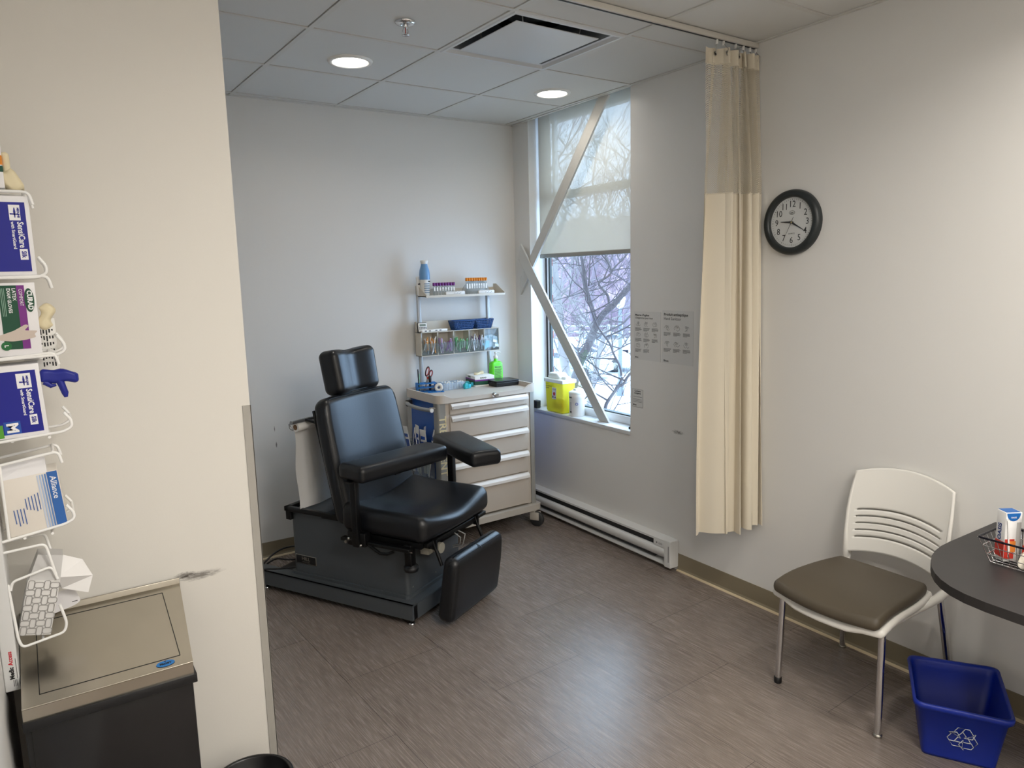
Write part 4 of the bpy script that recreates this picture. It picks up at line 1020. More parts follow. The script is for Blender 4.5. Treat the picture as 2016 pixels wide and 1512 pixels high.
m = MB(T(.055, -1.165, SZ2)); m.lathe([(.020, 0), (.020, .008), (.014, .012)], black_pl, 20); m.build('pad', t); m = MB(T(.055, -1.165, SZ2)); m.lathe([(.014, .012), (.016, .026), (.010, .036), (0, .038)], mat('grey_plastic', '#b9bcbe', .4), 20); m.build('dome', t)

# ================================================================== GUEST CHAIR
gc = thing('guest_chair', 'white plastic guest chair with brown padded seat and chrome legs', 'chair', (-.33, -2.875, 0))
shell = mat('chair_shell_white', '#e2e0da', .38); brown = mat('seat_brown_vinyl', '#4c4437', .5, 0, (300, .12))
def gseat(x, y, z):
    # x: -.2 front .. .2 back ; y across
    u = x / .2; v = y / .21
    y *= 1 + .04 * (-u) - .10 * max(0, u) ** 2
    x -= .030 * (1 - v * v) * max(0, -u); x += .02 * (1 - v * v) * max(0, u)
    z += -.022 * max(0, -u - .2) ** 2 + .006 * v * v - .012 * max(0, -u) ** 3
    return x, y, z
m = MB(T(-.365, -2.880, .455)); m.rbox((.405, .425, .046), .022, brown, gseat, n=8, a=3); m.build('seat_pad', gc)
m = MB(T(-.345, -2.880, .425)); m.rbox((.425, .445, .030), .014, shell, lambda x, y, z: gseat(x * .98, y, z - .010 * (abs(y) < .15)), n=8, a=3)
for s in (-1, 1): m.tube([(-.15, s * .205, -.012), (.10, s * .200, -.012), (.21, s * .205, -.004), (.262, s * .208, .010), (.285, s * .208, .05)], .015, shell, 10, radii=[.012, .015, .017, .018, .014])
m.build('seat_shell', gc)
# curved back with five slots
NY, NZ = 44, 46
slots = [.672, .643, .614, .585, .556]
def backp(u, k):
    """u -1..1 across, k 0..1 up"""
    z0 = .478 + .028 * (1 - u * u) - .0; z1 = .826 + .036 * (1 - u * u)
    z = z0 + (z1 - z0) * k
    hw = .205 + .010 * math.sin(k * PI) - .004 * k
    x = -.108 + .058 * k + .040 * (1 - u * u) - .010 * math.sin(k * PI)
    return (x, -2.882 - u * hw, z)
vs = []; fs = []
zs_k = sorted(set([i / NZ for i in range(NZ + 1)]))
def kof(z): return (z - .492) / (.844 - .492)
extra = []
for s_ in slots: extra += [kof(s_ - .003), kof(s_ + .003)]
ks = sorted([k for k in zs_k if all(abs(k - e) > .006 for e in extra)] + extra)
for k in ks:
    for i in range(NY + 1):
        vs.append(backp(-1 + 2 * i / NY, k))
for j in range(len(ks) - 1):
    kc = (ks[j] + ks[j + 1]) / 2
    hole_ = any(kof(s_ - .003) - 1e-6 <= kc <= kof(s_ + .003) + 1e-6 for s_ in slots)
    for i in range(NY):
        if hole_ and 4 <= i < NY - 4: continue
        a = j * (NY + 1) + i; fs.append((a, a + 1, a + NY + 2, a + NY + 1))
m = MB(); m.add(vs, fs, shell, True); bo = m.build('backrest', gc)
md = bo.modifiers.new('Solidify', 'SOLIDIFY'); md.thickness = .010; md.offset = 0; md.use_rim = True
for s in (-1, 1):
    m = MB(); p = [backp(s * .97, k) for k in (0, .25, .5, .75, .97)]
    m.tube([(-.085, -2.882 - s * .208, .455)] + p, .009, shell, 8, radii=[.014, .012, .009, .008, .007, .005]); m.build('back_upright', gc)
for (a, b, capm) in (((-.505, -2.672, .425), (-.509, -2.661, .0), 1), ((-.505, -3.082, .425), (-.517, -3.092, .0), 0), ((-.110, -2.685, .425), (-.036, -2.648, .0), 0), ((-.110, -3.080, .425), (-.036, -3.112, .0), 0)):
    m = MB(); A_ = Vector(a); B_ = Vector(b); d = (B_ - A_).normalized(); m.rod(A_, B_ - d * .012, .0125, chrome, n=16); lg = m.build('leg', gc)
    m = MB(); m.lathe([(.0145, 0), (.0155, .004), (.0150, .024 if capm else .010), (.0125, .026 if capm else .012)], black_pl if capm else steel, 16, T(*b)); m.build('leg_tip', lg)

# ================================================================== TABLE
tb = thing('round_ended_table', 'dark grey laminate table with a rounded end standing against the wall', 'table', (-.38, -3.75, 0))
lam = mat('table_laminate', '#302e2e', .42, 0, (40, .05, (1, 30, 1)), var=(30, .10)); lame = mat('table_edge', '#2c2a2a', .5)
m = MB(); P = [(-.742, -4.30), (-.003, -4.30), (-.003, -3.208), (-.334, -3.208), (-.40, -3.211), (-.455, -3.220), (-.51, -3.236), (-.56, -3.258), (-.605, -3.284), (-.645, -3.314), (-.68, -3.350), (-.708, -3.392), (-.727, -3.440), (-.738, -3.50), (-.742, -3.58)]
m.prism(P, .705, .7335, lame, smooth=False); m.prism([(x, y) for x, y in P], .7335, .7340, lam); m.build('tabletop', tb)
m = MB(); m.rod((-.38, -3.98, .02), (-.38, -3.98, .705), .04, blackmetal); m.b2((-.60, -4.01, 0), (-.16, -3.95, .03), blackmetal, .005); m.b2((-.41, -4.24, 0), (-.35, -3.70, .03), blackmetal, .005); m.build('pedestal', tb)
TBZ = .7342
wb = thing('wire_basket', 'chrome wire basket with a dark rim holding juice boxes on the table', 'basket', (-.365, -3.45, TBZ))
m = MB(); cx, cy = -.368, -3.455
levels = [(.060, .078, TBZ + .003), (.068, .088, TBZ + .030), (.076, .100, TBZ + .058), (.084, .110, TBZ + .085)]
for hx_, hy_, z in levels[:-1]: m.tube(rrect(hx_, hy_, .012, z, 4, cx, cy), .0016, chrome, 6, True)
for q in range(9): y = cy - .078 + .156 * q / 8; m.tube([(cx - .084, cy + (y - cy) * 1.4, levels[3][2]), (cx - .060, y, TBZ + .003), (cx + .060, y, TBZ + .003), (cx + .084, cy + (y - cy) * 1.4, levels[3][2])], .0012, chrome, 5)
for q in range(7): x = cx - .06 + .12 * q / 6; m.tube([(cx + (x - cx) * 1.4, cy - .110, levels[3][2]), (x, cy - .078, TBZ + .005), (x, cy + .078, TBZ + .005), (cx + (x - cx) * 1.4, cy + .110, levels[3][2])], .0012, chrome, 5)
m.build('wires', wb)
m = MB(); m.tube(rrect(.084, .110, .012, levels[3][2], 4, cx, cy), .0035, mat('dark_rim', '#20202c', .25, .6), 8, True); m.build('rim', wb)
jb = mat('juice_blue', '#1464b4', .35); jr = mat('juice_red', '#c93a2f', .4); jo = mat('juice_orange', '#e58a3a', .4); jw = mat('juice_white', '#ecebea', .35)
def juice(x, y, rz, label):
    t = thing('juice_box', label, 'juice box', (x, y, TBZ + .008), rz, 'juice boxes in the wire basket'); X = WM[t]
    h = .163
    m = MB(X); m.b2((-.026, -.021, 0), (.026, .021, h), jw, .002)
    # front faces local -x and -y
    m.b2((-.0266, -.020, h * .08), (-.0260, .020, h * .40), jr); m.b2((-.025, -.0216, h * .06), (.006, -.0210, h * .46), jr); m.b2((-.016, -.0219, h * .2), (.01, -.0211, h * .42), jo)
    m.prism([(.022 * math.cos(a), .026 * math.sin(a)) for a in [PI + PI * q / 12 for q in range(13)]], 0, .0006, jb, frame((-.002, -.0212, h * .985), (1, 0, 0), (0, 0, 1)))
    m.b2((-.024, -.019, h + .0002), (.020, .019, h + .0012), jb); m.b2((.010, -.0216, h * .3), (.024, -.0211, h * .8), mat('notice_light', '#b9b7b4', .5))
    m.text('OASIS', .021, mat('logo_navy', '#173a7d', .4), frame((-.0263, .003, h * .58), (0, 0, 1), (0, 1, 0)), .0003, bold=.0006)
    m.text('OASIS', .007, white_ink, frame((-.002, -.0222, h * .90), (1, 0, 0), (0, 0, 1)), .0003)
    m.build('carton', t)
    m = MB(X); m.tube([(-.012, -.0235, h * .10), (-.020, -.0235, h * .86), (-.024, -.0235, h * .88), (-.022, -.0240, h * .82), (-.010, -.0240, h * .22)], .0020, jw, 6); tag(m.build('straw', t), 'white folded drinking straw')
juice(-.375, -3.400, -.55, 'small juice box with blue top and straw, the whole one in the wire basket')
juice(-.375, -3.478, -.50, 'small juice box with blue top partly cut off beside the other one')
m = MB(T(-.400, -3.466, TBZ + .012)); m.rbox((.05, .036, .034), .012, mat('wrapper_white', '#e6dfd0', .5), lambda x, y, z: (x + .008 * math.sin(z * 150), y + .006 * math.sin(x * 130), z + .008 * math.sin(x * 90 + y * 160)), n=8, c=(0, 0, .018)); tag(m.build('snack_wrapper'), 'crumpled off-white wrapper lying in the wire basket', 'wrapper')

# ================================================================== BLUE RECYCLING BIN
rb = thing('recycling_bin', 'open blue plastic recycling bin with white arrows on the floor', 'bin', (-.31, -3.26, 0))
blue_ = mat('bin_blue', '#0c2c9c', .38, 0, (500, .08))
top_ = [Vector(p) for p in ((-.540, -3.222, .21), (-.392, -3.478, .21), (-.074, -3.287, .21), (-.248, -3.040, .21))]
cen = sum(top_, Vector()) / 4
def ringp(k, z, r=.025, off=0.0):
    """rounded quad scaled by k towards the centre"""
    P = [((p - cen) * k + cen) for p in top_]
    if off: P = [p + (p - cen).normalized() * off for p in P]
    return [(x, y, z) for x, y in rpoly([(p.x, p.y) for p in P], r, 6)]
loops = [ringp(.62 + .12, .001, .02), ringp(.76, .012, .03), ringp(.90, .178, .03), ringp(.925, .180, .03), ringp(.93, .190, .03), ringp(.985, .192, .035), ringp(1.0, .205, .035), ringp(.985, .212, .035), ringp(.935, .211, .03), ringp(.915, .200, .03), ringp(.885, .176, .03), ringp(.745, .010, .03), ringp(.70, .008, .02)]
vs = []; fs = []; k_ = len(loops[0])
for L in loops: vs += L
for j in range(len(loops) - 1):
    for i in range(k_): fs.append((j * k_ + i, j * k_ + (i + 1) % k_, (j + 1) * k_ + (i + 1) % k_, (j + 1) * k_ + i))
fs.append(tuple(range(k_ - 1, -1, -1))); fs.append(tuple((len(loops) - 1) * k_ + i for i in range(k_)))
m = MB(); m.add(vs, fs, blue_, True); rbo = m.build('bin_body', rb)
def wall_pt(k, z, t):
    a = (top_[0] - cen) * k + cen; b = (top_[1] - cen) * k + cen; p = a + (b - a) * t; return Vector((p.x, p.y, z))
a = wall_pt(.80 + .0, .058, .5); b = wall_pt(.875, .148, .5)
kk = lambda z: .76 + .14 * (z - .012) / .166
c_ = wall_pt(kk(.10), .10, .52); rt = (top_[1] - top_[0]).normalized(); up = (wall_pt(kk(.15), .15, .5) - wall_pt(kk(.05), .05, .5)).normalized()
nrm = rt.cross(up); F = frame(c_ + nrm * .0022, rt, up)
m = MB(F); wt = mat('arrow_white', '#c9cdd0', .5)
for q in range(3):
    R = RZ(-q * 2 * PI / 3)
    # folded band: body along the lower side then bending to an arrow head
    body = [(-.012, .024), (.002, .046), (.018, .046), (.030, .026), (.016, .018), (.009, .030), (.004, .018)]
    s = 1.12
    A1 = [(-.020, .012), (-.006, .036), (.012, .036), (.004, .022), (-.004, .008 + .013)]
    o1 = [(-.028, .010), (-.014, .036), (.004, .036), (-.008, .016), (-.013, .0035)]
    o1 = [(-.027, .014), (-.014, .037), (.005, .037), (-.004, .020), (-.013, .007)]
    o2 = [(.005, .037), (.016, .037), (.0255, .0205), (.032, .024), (.025, .004), (.003, .004), (.009, .009), (-.002, .026)]
    for o_ in (o1, o2): m.tube([(x * s, y * s, 0) for x, y in o_], .0015, wt, 5, True, M=R)
tag(m.build('recycling_symbol', rb), 'white three-arrow recycling symbol')

# ================================================================== LEFT SIDE: WASTE CABINET AND GLOVE RACK
wc = thing('waste_cabinet', 'waste cabinet with sloping brushed steel lid and black body by the cream wall', 'waste bin', (-2.85, -2.37, 0))
brushed = mat('brushed_steel', '#bcb6aa', .27, 1, (14, .03, (1, 12, 1)), var=(8, .10)); dkpanel = mat('dark_panel', '#1c1c1e', .16, .2)
X0, X1 = -3.032, -2.656
def lidp(x, v, dz=0): return (x, -2.535 + .328 * v, .749 + .086 * v + dz)
m = MB(); m.hexa([(X0, -2.535, .716), (X1 - .018, -2.535, .716), (X1, -2.207, .716), (X0, -2.207, .716), lidp(X0, 0), lidp(X1 - .018, 0), lidp(X1 + .008, 1), lidp(X0, 1)], brushed)
m.rod(lidp(X0, 0, -.0012), lidp(X1 - .018, 0, -.0012), .0022, brushed, n=8)
m.b2((X0, -2.214, .71), (X1 + .008, -2.207, .849), brushed, .001); lid = m.build('steel_lid', wc)
m = MB(); gi0, gi1 = X0 + .035, X1 - .042
for a, b in ((lidp(gi0, .10), lidp(gi1, .10)), (lidp(gi0, .90), lidp(gi1, .90)), (lidp(gi0, .10), lidp(gi0, .90)), (lidp(gi1, .10), lidp(gi1, .90))):
    a = Vector(a) + Vector((0, 0, .0002)); b = Vector(b) + Vector((0, 0, .0002)); m.rod(a, b, .0011, blackmetal, n=5)
m.build('flap_gap', lid)
F = frame(lidp(X1 - .078, .052, .0008), (1, 0, 0), (0, .328, .086)); m = MB(F)
m.prism([(.021 * math.cos(a), .0105 * math.sin(a)) for a in [2 * PI * q / 28 for q in range(28)]], 0, .0006, mat('sticker_blue', '#1f6fb4', .4)); m.text('FROST', .0075, ink, T(0, -.001, .0008), .0002, bold=.0004, sx=1.2); m.text('▼', .006, ink, T(0, .0065, .0008), .0002); m.build('sticker', lid)
m = MB(); m.b2((X0 - .002, -2.541, .694), (X1 - .012, -2.207, .716), black_pl, .001); m.build('black_band', wc)
m = MB(); m.b2((X0, -2.520, .001), (X1 - .020, -2.207, .694), black_pl, .002); m.build('cabinet_body', wc)
m = MB(); m.b2((X0 + .012, -2.526, .05), (X1 - .022, -2.519, .690), dkpanel, .002); m.build('front_panel', wc)
rw = thing('round_waste_basket', 'round black waste basket on the floor beside the waste cabinet', 'waste bin', (-2.535, -2.40, 0))
m = MB(T(-2.535, -2.405, 0)); m.lathe([(.085, 0), (.088, .004), (.110, .262), (.116, .266), (.118, .272), (.116, .278), (.110, .279), (.106, .274), (.086, .012), (.0, .008)], mat('waste_black', '#131315', .3), 48); m.build('body', rw)

wire_m = mat('rack_wire_white', '#f4f4f2', .25); rack_m = mat('rack_white', '#dcdddd', .35)
rk = thing('glove_rack', 'white wire rack on the side wall holding glove boxes', 'rack', (-3.05, -2.36, .74))
m = MB(); m.b2((-3.0645, -2.425, .745), (-3.034, -2.30, 2.02), rack_m, .003); pnl = m.build('back_panel', rk)
F = frame((-3.0475, -2.4256, .775), (0, 0, 1), (-1, 0, 0)); m = MB(F)
red2 = mat('print_red', '#c0202e', .5); m.text('Medic', .0125, ink, T(0, 0, 0), .0002, 'LEFT', .0005); m.text('Access', .0125, red2, T(.035, 0, 0), .0002, 'LEFT', .0003)
for q in range(3): m.b2((-.018, -.008 - q * .003 + .006, 0), (-.002, -.0068 - q * .003 + .006, .0002), MATS['notice_grey_ink'])
m.b2((0, -.0100, 0), (.05, -.0090, .0002), MATS['notice_grey_ink']); m.build('print', pnl)
m = MB(); m.rod((-3.034, -2.41, .766), (-3.020, -2.41, .768), .0045, wire_m, r1=.006, n=10); m.build('peg', rk)
def rc(path, r=.012, n=4):
    """round the corners of an open 3d polyline"""
    P = [Vector(p) for p in path]; out = [P[0]]
    for i in range(1, len(P) - 1):
        p = P[i]; a = P[i - 1] - p; b = P[i + 1] - p; rr = min(r, a.length * .45, b.length * .45)
        A_ = p + a.normalized() * rr; B_ = p + b.normalized() * rr
        for j in range(n + 1): t = j / n; out.append(A_ * (1 - t) ** 2 + p * 2 * t * (1 - t) + B_ * t * t)
    return out + [P[-1]]
def holder(zt, zb, xr, dz=0.0, xb=None):
    xb = xb if xb is not None else xr; m = MB(); r = .0035
    for y in (-2.409, -2.312):
        m.tube(rc([(-3.034, y, zt), (xr, y, zt + dz), (xr + .006, y, zt - .028 + dz)]), r, wire_m, 8)
        m.tube(rc([(-3.034, y, zb), (xb, y, zb + dz), (xb + .018, y, zb + .010 + dz), (xb + .017, y, zb + .027 + dz), (xb + .004, y, zb + .046 + dz)]), r, wire_m, 8)
    m.tube(rc([(xb - .03, -2.409, zb), (xb - .03, -2.312, zb)]), r, wire_m, 6); m.tube([(-2.99, -2.409, zb), (-2.99, -2.312, zb)], r, wire_m, 6)
    m.tube([(xr - .010, -2.409, zt + dz), (xr - .010, -2.312, zt + dz)], r, wire_m, 6); m.tube([(-3.02, -2.409, zt), (-3.02, -2.409, zb)], r, wire_m, 6)
    m.tube([(xb + .017, -2.409, zb + .026 + dz), (xb + .017, -2.312, zb + .026 + dz)], r, wire_m, 6)
    m.build('wire_holder', rk)
holder(1.898, 1.708, -2.902); holder(1.707, 1.524, -2.884, .004); holder(1.524, 1.336, -2.888, .010); holder(1.282, 1.104, -2.905, .018, -2.905)
m = MB(); r = .0033
m.tube(rc([(-3.034, -2.409, 1.078), (-2.952, -2.409, 1.082), (-2.938, -2.409, 1.00)]), r, wire_m, 8)
m.tube(rc([(-3.03, -2.409, .985), (-3.025, -2.409, 1.005), (-2.945, -2.409, 1.024), (-2.936, -2.409, .99)]), r, wire_m, 8)
m.tube(rc([(-3.034, -2.409, 1.00), (-3.028, -2.409, .862), (-3.022, -2.409, .840), (-2.935, -2.409, .853), (-2.928, -2.409, .875), (-2.938, -2.409, .925)]), r, wire_m, 8)
m.tube(rc([(-3.034, -2.32, 1.078), (-2.952, -2.32, 1.082), (-2.938, -2.32, 1.00)]), r, wire_m, 8); m.tube([(-2.98, -2.409, .846), (-2.98, -2.32, .846), (-3.034, -2.32, .846)], r, wire_m, 8)
m.build('wire_holder', rk)

deepblue = mat('carton_blue', '#0c158c', .4); cartonw = mat('carton_white', '#e9e8ea', .45)
def sensi(name, xr, z0, z1, ang, label, big):
    Wd = .128; hgt = z1 - z0; X = T(xr, -2.4055, z0) @ RY(ang)
    t = thing(name, label, 'glove box', M=T(xr - Wd / 2, -2.36, z0)); 
    m = MB(X); m.b2((-Wd, .0, 0), (0, .085, hgt), cartonw, .0015); m.build('carton', t)
    F = X @ frame((0, -.0003, hgt), (1, 0, 0), (0, 0, 1)); m = MB(F)
    m.b2((-Wd + .004, -hgt + .010, 0), (-.0085, -.014, .0004), deepblue)
    zt = -.020; lx = -.0475 if not big else -.055
    lw = .021 if not big else .028
    m.b2((lx + .008, zt - .034, .0004), (lx + .008 + lw, zt, .0007), white_ink)
    cx_ = lx + .008 + lw / 2; m.prism([(cx_ - .0008, zt - .028), (cx_ + .0008, zt - .028), (cx_ + .0022, zt - .015), (cx_ + .0008, zt - .006), (cx_ - .0008, zt - .006), (cx_ - .0022, zt - .015)], .0007, .0009, deepblue); m.prism([(cx_ - .009, zt - .018), (cx_ + .009, zt - .020), (cx_ + .009, zt - .0215), (cx_ - .009, zt - .0215)], .0007, .0009, deepblue)
    D = lambda x, z, s_: frame((x, z, .0006), (0, -1, 0), (1, 0, 0))
    # text reads downwards
    m.text('MEDLINE', .0055, deepblue, frame((cx_ + .0068, zt - .017, .0009), (0, -1, 0), (1, 0, 0)), .0002, bold=.0003)
    tx = -.021 if not big else -.026
    m.text('SensiCare', .0165, white_ink, frame((tx, zt - .037, .0006), (0, -1, 0), (1, 0, 0)), .0002, 'LEFT', .0004, sx=.86)
    m.text('with SmartGuard', .0086, white_ink, frame((tx - .014, zt - .037, .0006), (0, -1, 0), (1, 0, 0)), .0002, 'LEFT', .0002, sx=1.0)
    zb_ = zt - .037 - .060
    m.b2((tx - .0065, zb_ - .024, .0004), (tx + .0085, zb_, .0007), white_ink); m.text('Silk', .0125, deepblue, frame((tx + .001, zb_ - .012, .0009), (0, -1, 0), (1, 0, 0)), .0002, bold=.0004, sx=.85)
    if big:
        m.b2((-.070 - .014, -hgt + .010, .0004), (-.070 + .018, -hgt + .040, .0006), mat('carton_mid_blue', '#1e4fa8', .4))
        m.text('M', .030, white_ink, frame((-.069, -hgt + .025, .0008), (0, -1, 0), (1, 0, 0)), .0002, bold=.0014); m.b2((-.098, -hgt + .004, .0004), (-.086, -hgt + .034, .0008), mat('tag_green', '#55a032', .4))
    m.build('print', t); return t
sensi('glove_box', -2.9035, 1.712, 1.889, 0, 'upper blue and white glove box in the rack, with no glove hanging out', False)
b3 = sensi('glove_box', -2.9175, 1.344, 1.512, -.03, 'blue and white glove box marked M with a blue glove hanging out', True)
m = MB(); gb = mat('nitrile_blue', '#12208a', .45)
m.rbox((.078, .020, .032), .0095, gb, lambda x, y, z: (x, y * (1 + .2 * math.sin(x * 80)), z * (1 - .25 * max(0, x / .039)) + .002 * math.sin(x * 150 + y * 90) - .16 * max(0, x)), n=9, c=(-2.884, -2.395, 1.478))
m.tube([(-2.885, -2.396, 1.470), (-2.880, -2.396, 1.452), (-2.876, -2.397, 1.436), (-2.875, -2.397, 1.426)], .0055, gb, 10, radii=[.009, .0080, .0076, .004]); m.tube([(-2.915, -2.395, 1.466), (-2.902, -2.396, 1.455), (-2.892, -2.397, 1.457)], .005, gb, 8, radii=[.007, .0055, .003])
tag(m.build('nitrile_glove', b3), 'blue glove hanging out')
# curad box
t = thing('glove_box', 'white, green and purple latex glove box between the two blue ones', 'glove box', M=T(-2.97, -2.36, 1.53)); X = T(-2.911, -2.4055, 1.531)
m = MB(X); m.b2((-.128, 0, 0), (0, .085, .166), cartonw, .0015); m.build('carton', t)
F = X @ frame((0, -.0003, .166), (1, 0, 0), (0, 0, 1)); m = MB(F)
m.b2((-.070, -.150, 0), (-.036, -.006, .0004), cg); m.b2((-.036, -.150, 0), (-.021, -.006, .0004), cp)
TD = lambda x, z: frame((x, z, .0008), (0, -1, 0), (1, 0, 0))
m.prism([(-.0135 + .0095 * math.cos(a), -.040 + .027 * math.sin(a)) for a in [2 * PI * q / 28 for q in range(28)]], .0004, .0008, cg)
m.text('CURAD', .0135, white_ink, TD(-.0125, -.040) @ T(0, 0, .0002), .0002, bold=.0005, sx=.95); m.text('COMFORT', .0098, white_ink, TD(-.029, -.014), .0002, 'LEFT', 0, sx=.82)
m.text('LATEX', .0095, white_ink, TD(-.0415, -.012), .0002, 'LEFT', .0002); m.text('EXAM GLOVES', .0095, white_ink, TD(-.0515, -.012), .0002, 'LEFT', .0002, sx=.9)
for q in range(3): m.b2((-.0602 - q * .003, -.075, .0004), (-.0592 - q * .003, -.012, .0006), mat('pale_green_ink', '#9fc0ae', .5))
m.text('100', .012, ink, TD(-.076, -.012), .0002, 'LEFT', .0002)
skin = mat('printed_hand', '#cdbfb4', .5); m.prism(rpoly([(-.080, -.118), (-.050, -.108), (-.026, -.094), (-.020, -.098), (-.030, -.108), (-.004, -.110), (-.012, -.118), (-.008, -.124), (-.030, -.130), (-.055, -.132), (-.080, -.128)], .004, 3), .0006, .0010, skin)
m.prism([(-.067 + .010 * math.cos(a), -.142 + .010 * math.sin(a)) for a in [2 * PI * q / 24 for q in range(24)]], .0008, .0012, mat('circle_green', '#1d6a38', .4)); m.text('L', .011, white_ink, TD(-.067, -.142) @ T(0, 0, .0008), .0002, bold=.0004)
m.build('print', t)
m = MB(T(-2.896, -2.375, 1.617)); m.rbox((.026, .05, .056), .011, latex, lambda x, y, z: (x + .006 * math.sin(z * 130) + .002 * math.sin(y * 160), y, z + .004 * math.sin(x * 200)), n=9); tag(m.build('latex_glove', t), 'cream latex glove poking out')
# carton of leaflets behind
m = MB(); m.b2((-2.95, -2.306, 1.478), (-2.879, -2.285, 1.610), paper, .001)
rng = random.Random(2)
for q in range(5):
    for r_ in range(7): m.b2((-2.912 + q * .006, -2.3065, 1.596 - r_ * .016 - .010 * rng.random()), (-2.909 + q * .006, -2.306, 1.600 - r_ * .016), ink)
tag(m.build('leaflet_carton'), 'white printed carton behind the green and purple glove box', 'carton')
# top carton, only its corner in view
t = thing('glove_box', 'white carton with orange and green corner, topmost in the rack', 'glove box', M=T(-3.0, -2.36, 1.905))
m = MB(); m.b2((-3.033, -2.405, 1.905), (-2.944, -2.32, 2.07), cartonw, .0015); m.b2((-2.952, -2.4055, 1.955), (-2.9436, -2.39, 1.975), orange); m.b2((-2.952, -2.4055, 1.940), (-2.9436, -2.39, 1.953), cg); m.build('carton', t)
m = MB(T(-2.934, -2.375, 1.925)); m.rbox((.038, .05, .046), .012, latex, lambda x, y, z: (x + .010 * (-z / .02), y, z + .005 * math.sin(x * 150 + y * 60)), n=9); m.rbox((.016, .04, .05), .007, latex, lambda x, y, z: (x, y, z), n=4, c=(-.004, 0, .035)); tag(m.build('latex_glove', t), 'cream latex glove poking out')
# alliance carton
t = thing('alliance_carton', None, None); t.name = 'wipes_carton'; t['label'] = 'cream and blue lettered carton standing in the wire rack below the gloves'; t['category'] = 'carton'
X = T(-2.901, -2.4055, 1.118) @ RY(-.075); WM[t] = X; t.matrix_world = X
crm = mat('carton_cream', '#e5dfd6', .5); albl = mat('alliance_blue', '#2f66b0', .4)
m = MB(X); m.b2((-.116, 0, 0), (0, .085, .138), crm, .0015); m.hexa([(-.116, 0, .1375), (-.02, 0, .1375), (-.02, .085, .1375), (-.116, .085, .1375), (-.116, .03, .17), (-.02, .028, .178), (-.02, .031, .178), (-.116, .033, .17)], cartonw); m.build('carton', t)
F = X @ frame((0, -.0003, .138), (1, 0, 0), (0, 0, 1)); m = MB(F)
m.b2((-.022, -.137, 0), (-.001, -.001, .0005), albl)
for q in range(4): m.b2((-.027 - q * .0052, -.136, 0), (-.0238 - q * .0052, -.004, .0004), mat('stripe_blue%d' % q, ['#5f86c2', '#84a2cf', '#aabddb', '#c5d0e2'][q], .5))
m.text('Alliance', .0175, white_ink, TD(-.0115, -.012), .0002, 'LEFT', .0002)
rng = random.Random(6)
for q in range(9):
    x = -.048 - q * .0065; s0 = -.045 - .002 * q if q < 5 else -.075; m.b2((x, s0 - .045 * rng.uniform(.6, 1), 0), (x + .0020, s0, .0004), mat('ink_blue', '#4a6aa8', .6))
m.build('print', t)
# tissue box, leaning, with tissue and card
tis = mat('tissue_pattern_base', '#d9d8d6', .6); tgr = mat('tissue_pattern_grey', '#9b9997', .6)
t = thing('tissue_box', 'small white tissue box patterned with grey links, leaning in the lowest wire holder', 'tissue box', M=T(-3.0, -2.37, .87))
X = T(-3.022, -2.4055, .868) @ RY(.245); WMs = X
m = MB(X); m.b2((-.006, 0, 0), (.060, .07, .134), tis, .001); m.hexa([(-.004, .004, .134), (.060, .0, .134), (.060, .07, .134), (-.004, .07, .134), (.006, .020, .190), (.058, .020, .190), (.058, .07, .190), (.006, .07, .190)], mat('tissue_side', '#c4c3c2', .6)); m.build('carton', t)
F = X @ frame((-.006, -.0004, 0), (1, 0, 0), (0, 0, 1)); m = MB(F)
for i in range(4):
    for j in range(7):
        cx_, cy_ = .009 + i * .0160, .011 + j * .0187
        m.tube([(cx_ + p[0] - 0, cy_ + p[1], .0004) for p in rrect(.0094 if (i + j) % 2 else .006, .0065 if (i + j) % 2 else .0108, .004, 0, 3)], .0008, tgr, 4, True)
m.build('pattern', t)
m = MB(); ts = mat('tissue_white', '#ecebea', .8)
m.add([(-2.955, -2.36, .985), (-2.930, -2.37, 1.040), (-2.880, -2.36, 1.010), (-2.862, -2.365, .965), (-2.876, -2.37, .925), (-2.930, -2.37, .950), (-2.918, -2.345, 1.0), (-2.935, -2.40, .99)], [(0, 7, 1), (1, 7, 2), (7, 3, 2), (7, 5, 3), (5, 4, 3), (0, 5, 7), (0, 1, 6), (1, 2, 6), (2, 3, 6), (3, 4, 6), (4, 5, 6), (5, 0, 6)], ts)
tag(m.build('tissue', t), 'white tissue sticking out')
m = MB(T(-3.02, -2.335, .862) @ RY(-.02)); m.prism(rpoly([(0, 0), (.112, .022), (.128, .030), (.116, .070), (.02, .06)], .008, 3), 0, .0008, cartonw, frame((0, 0, 0), (1, 0, 0), (0, 0, 1))); m.b2((.108, -.0012, .032), (.120, -.0010, .034), MATS['notice_grey_ink']); tag(m.build('white_card'), 'plain white card tucked behind the tissue box', 'card')

# ================================================================== OUTSIDE
GZ = -3.3
brick = bpy.data.materials.new('brick'); brick.use_nodes = True
nt = brick.node_tree; tcx = nt.nodes.new('ShaderNodeTexCoord'); mpx = nt.nodes.new('ShaderNodeMapping'); mpx.inputs['Rotation'].default_value = (PI / 2, 0, 0)
bt = nt.nodes.new('ShaderNodeTexBrick'); bt.inputs['Scale'].default_value = 1; bt.inputs['Brick Width'].default_value = .2; bt.inputs['Row Height'].default_value = .067; bt.inputs['Mortar Size'].default_value = .006
bt.inputs['Color1'].default_value = hexc('#8d4a3e'); bt.inputs['Color2'].default_value = hexc('#7a3d34'); bt.inputs['Mortar'].default_value = hexc('#9c9590')
nt.links.new(tcx.outputs['Object'], mpx.inputs[0]); nt.links.new(mpx.outputs[0], bt.inputs[0]); nt.links.new(bt.outputs['Color'], nt.nodes['Principled BSDF'].inputs['Base Color']); nt.nodes['Principled BSDF'].inputs['Roughness'].default_value = .9
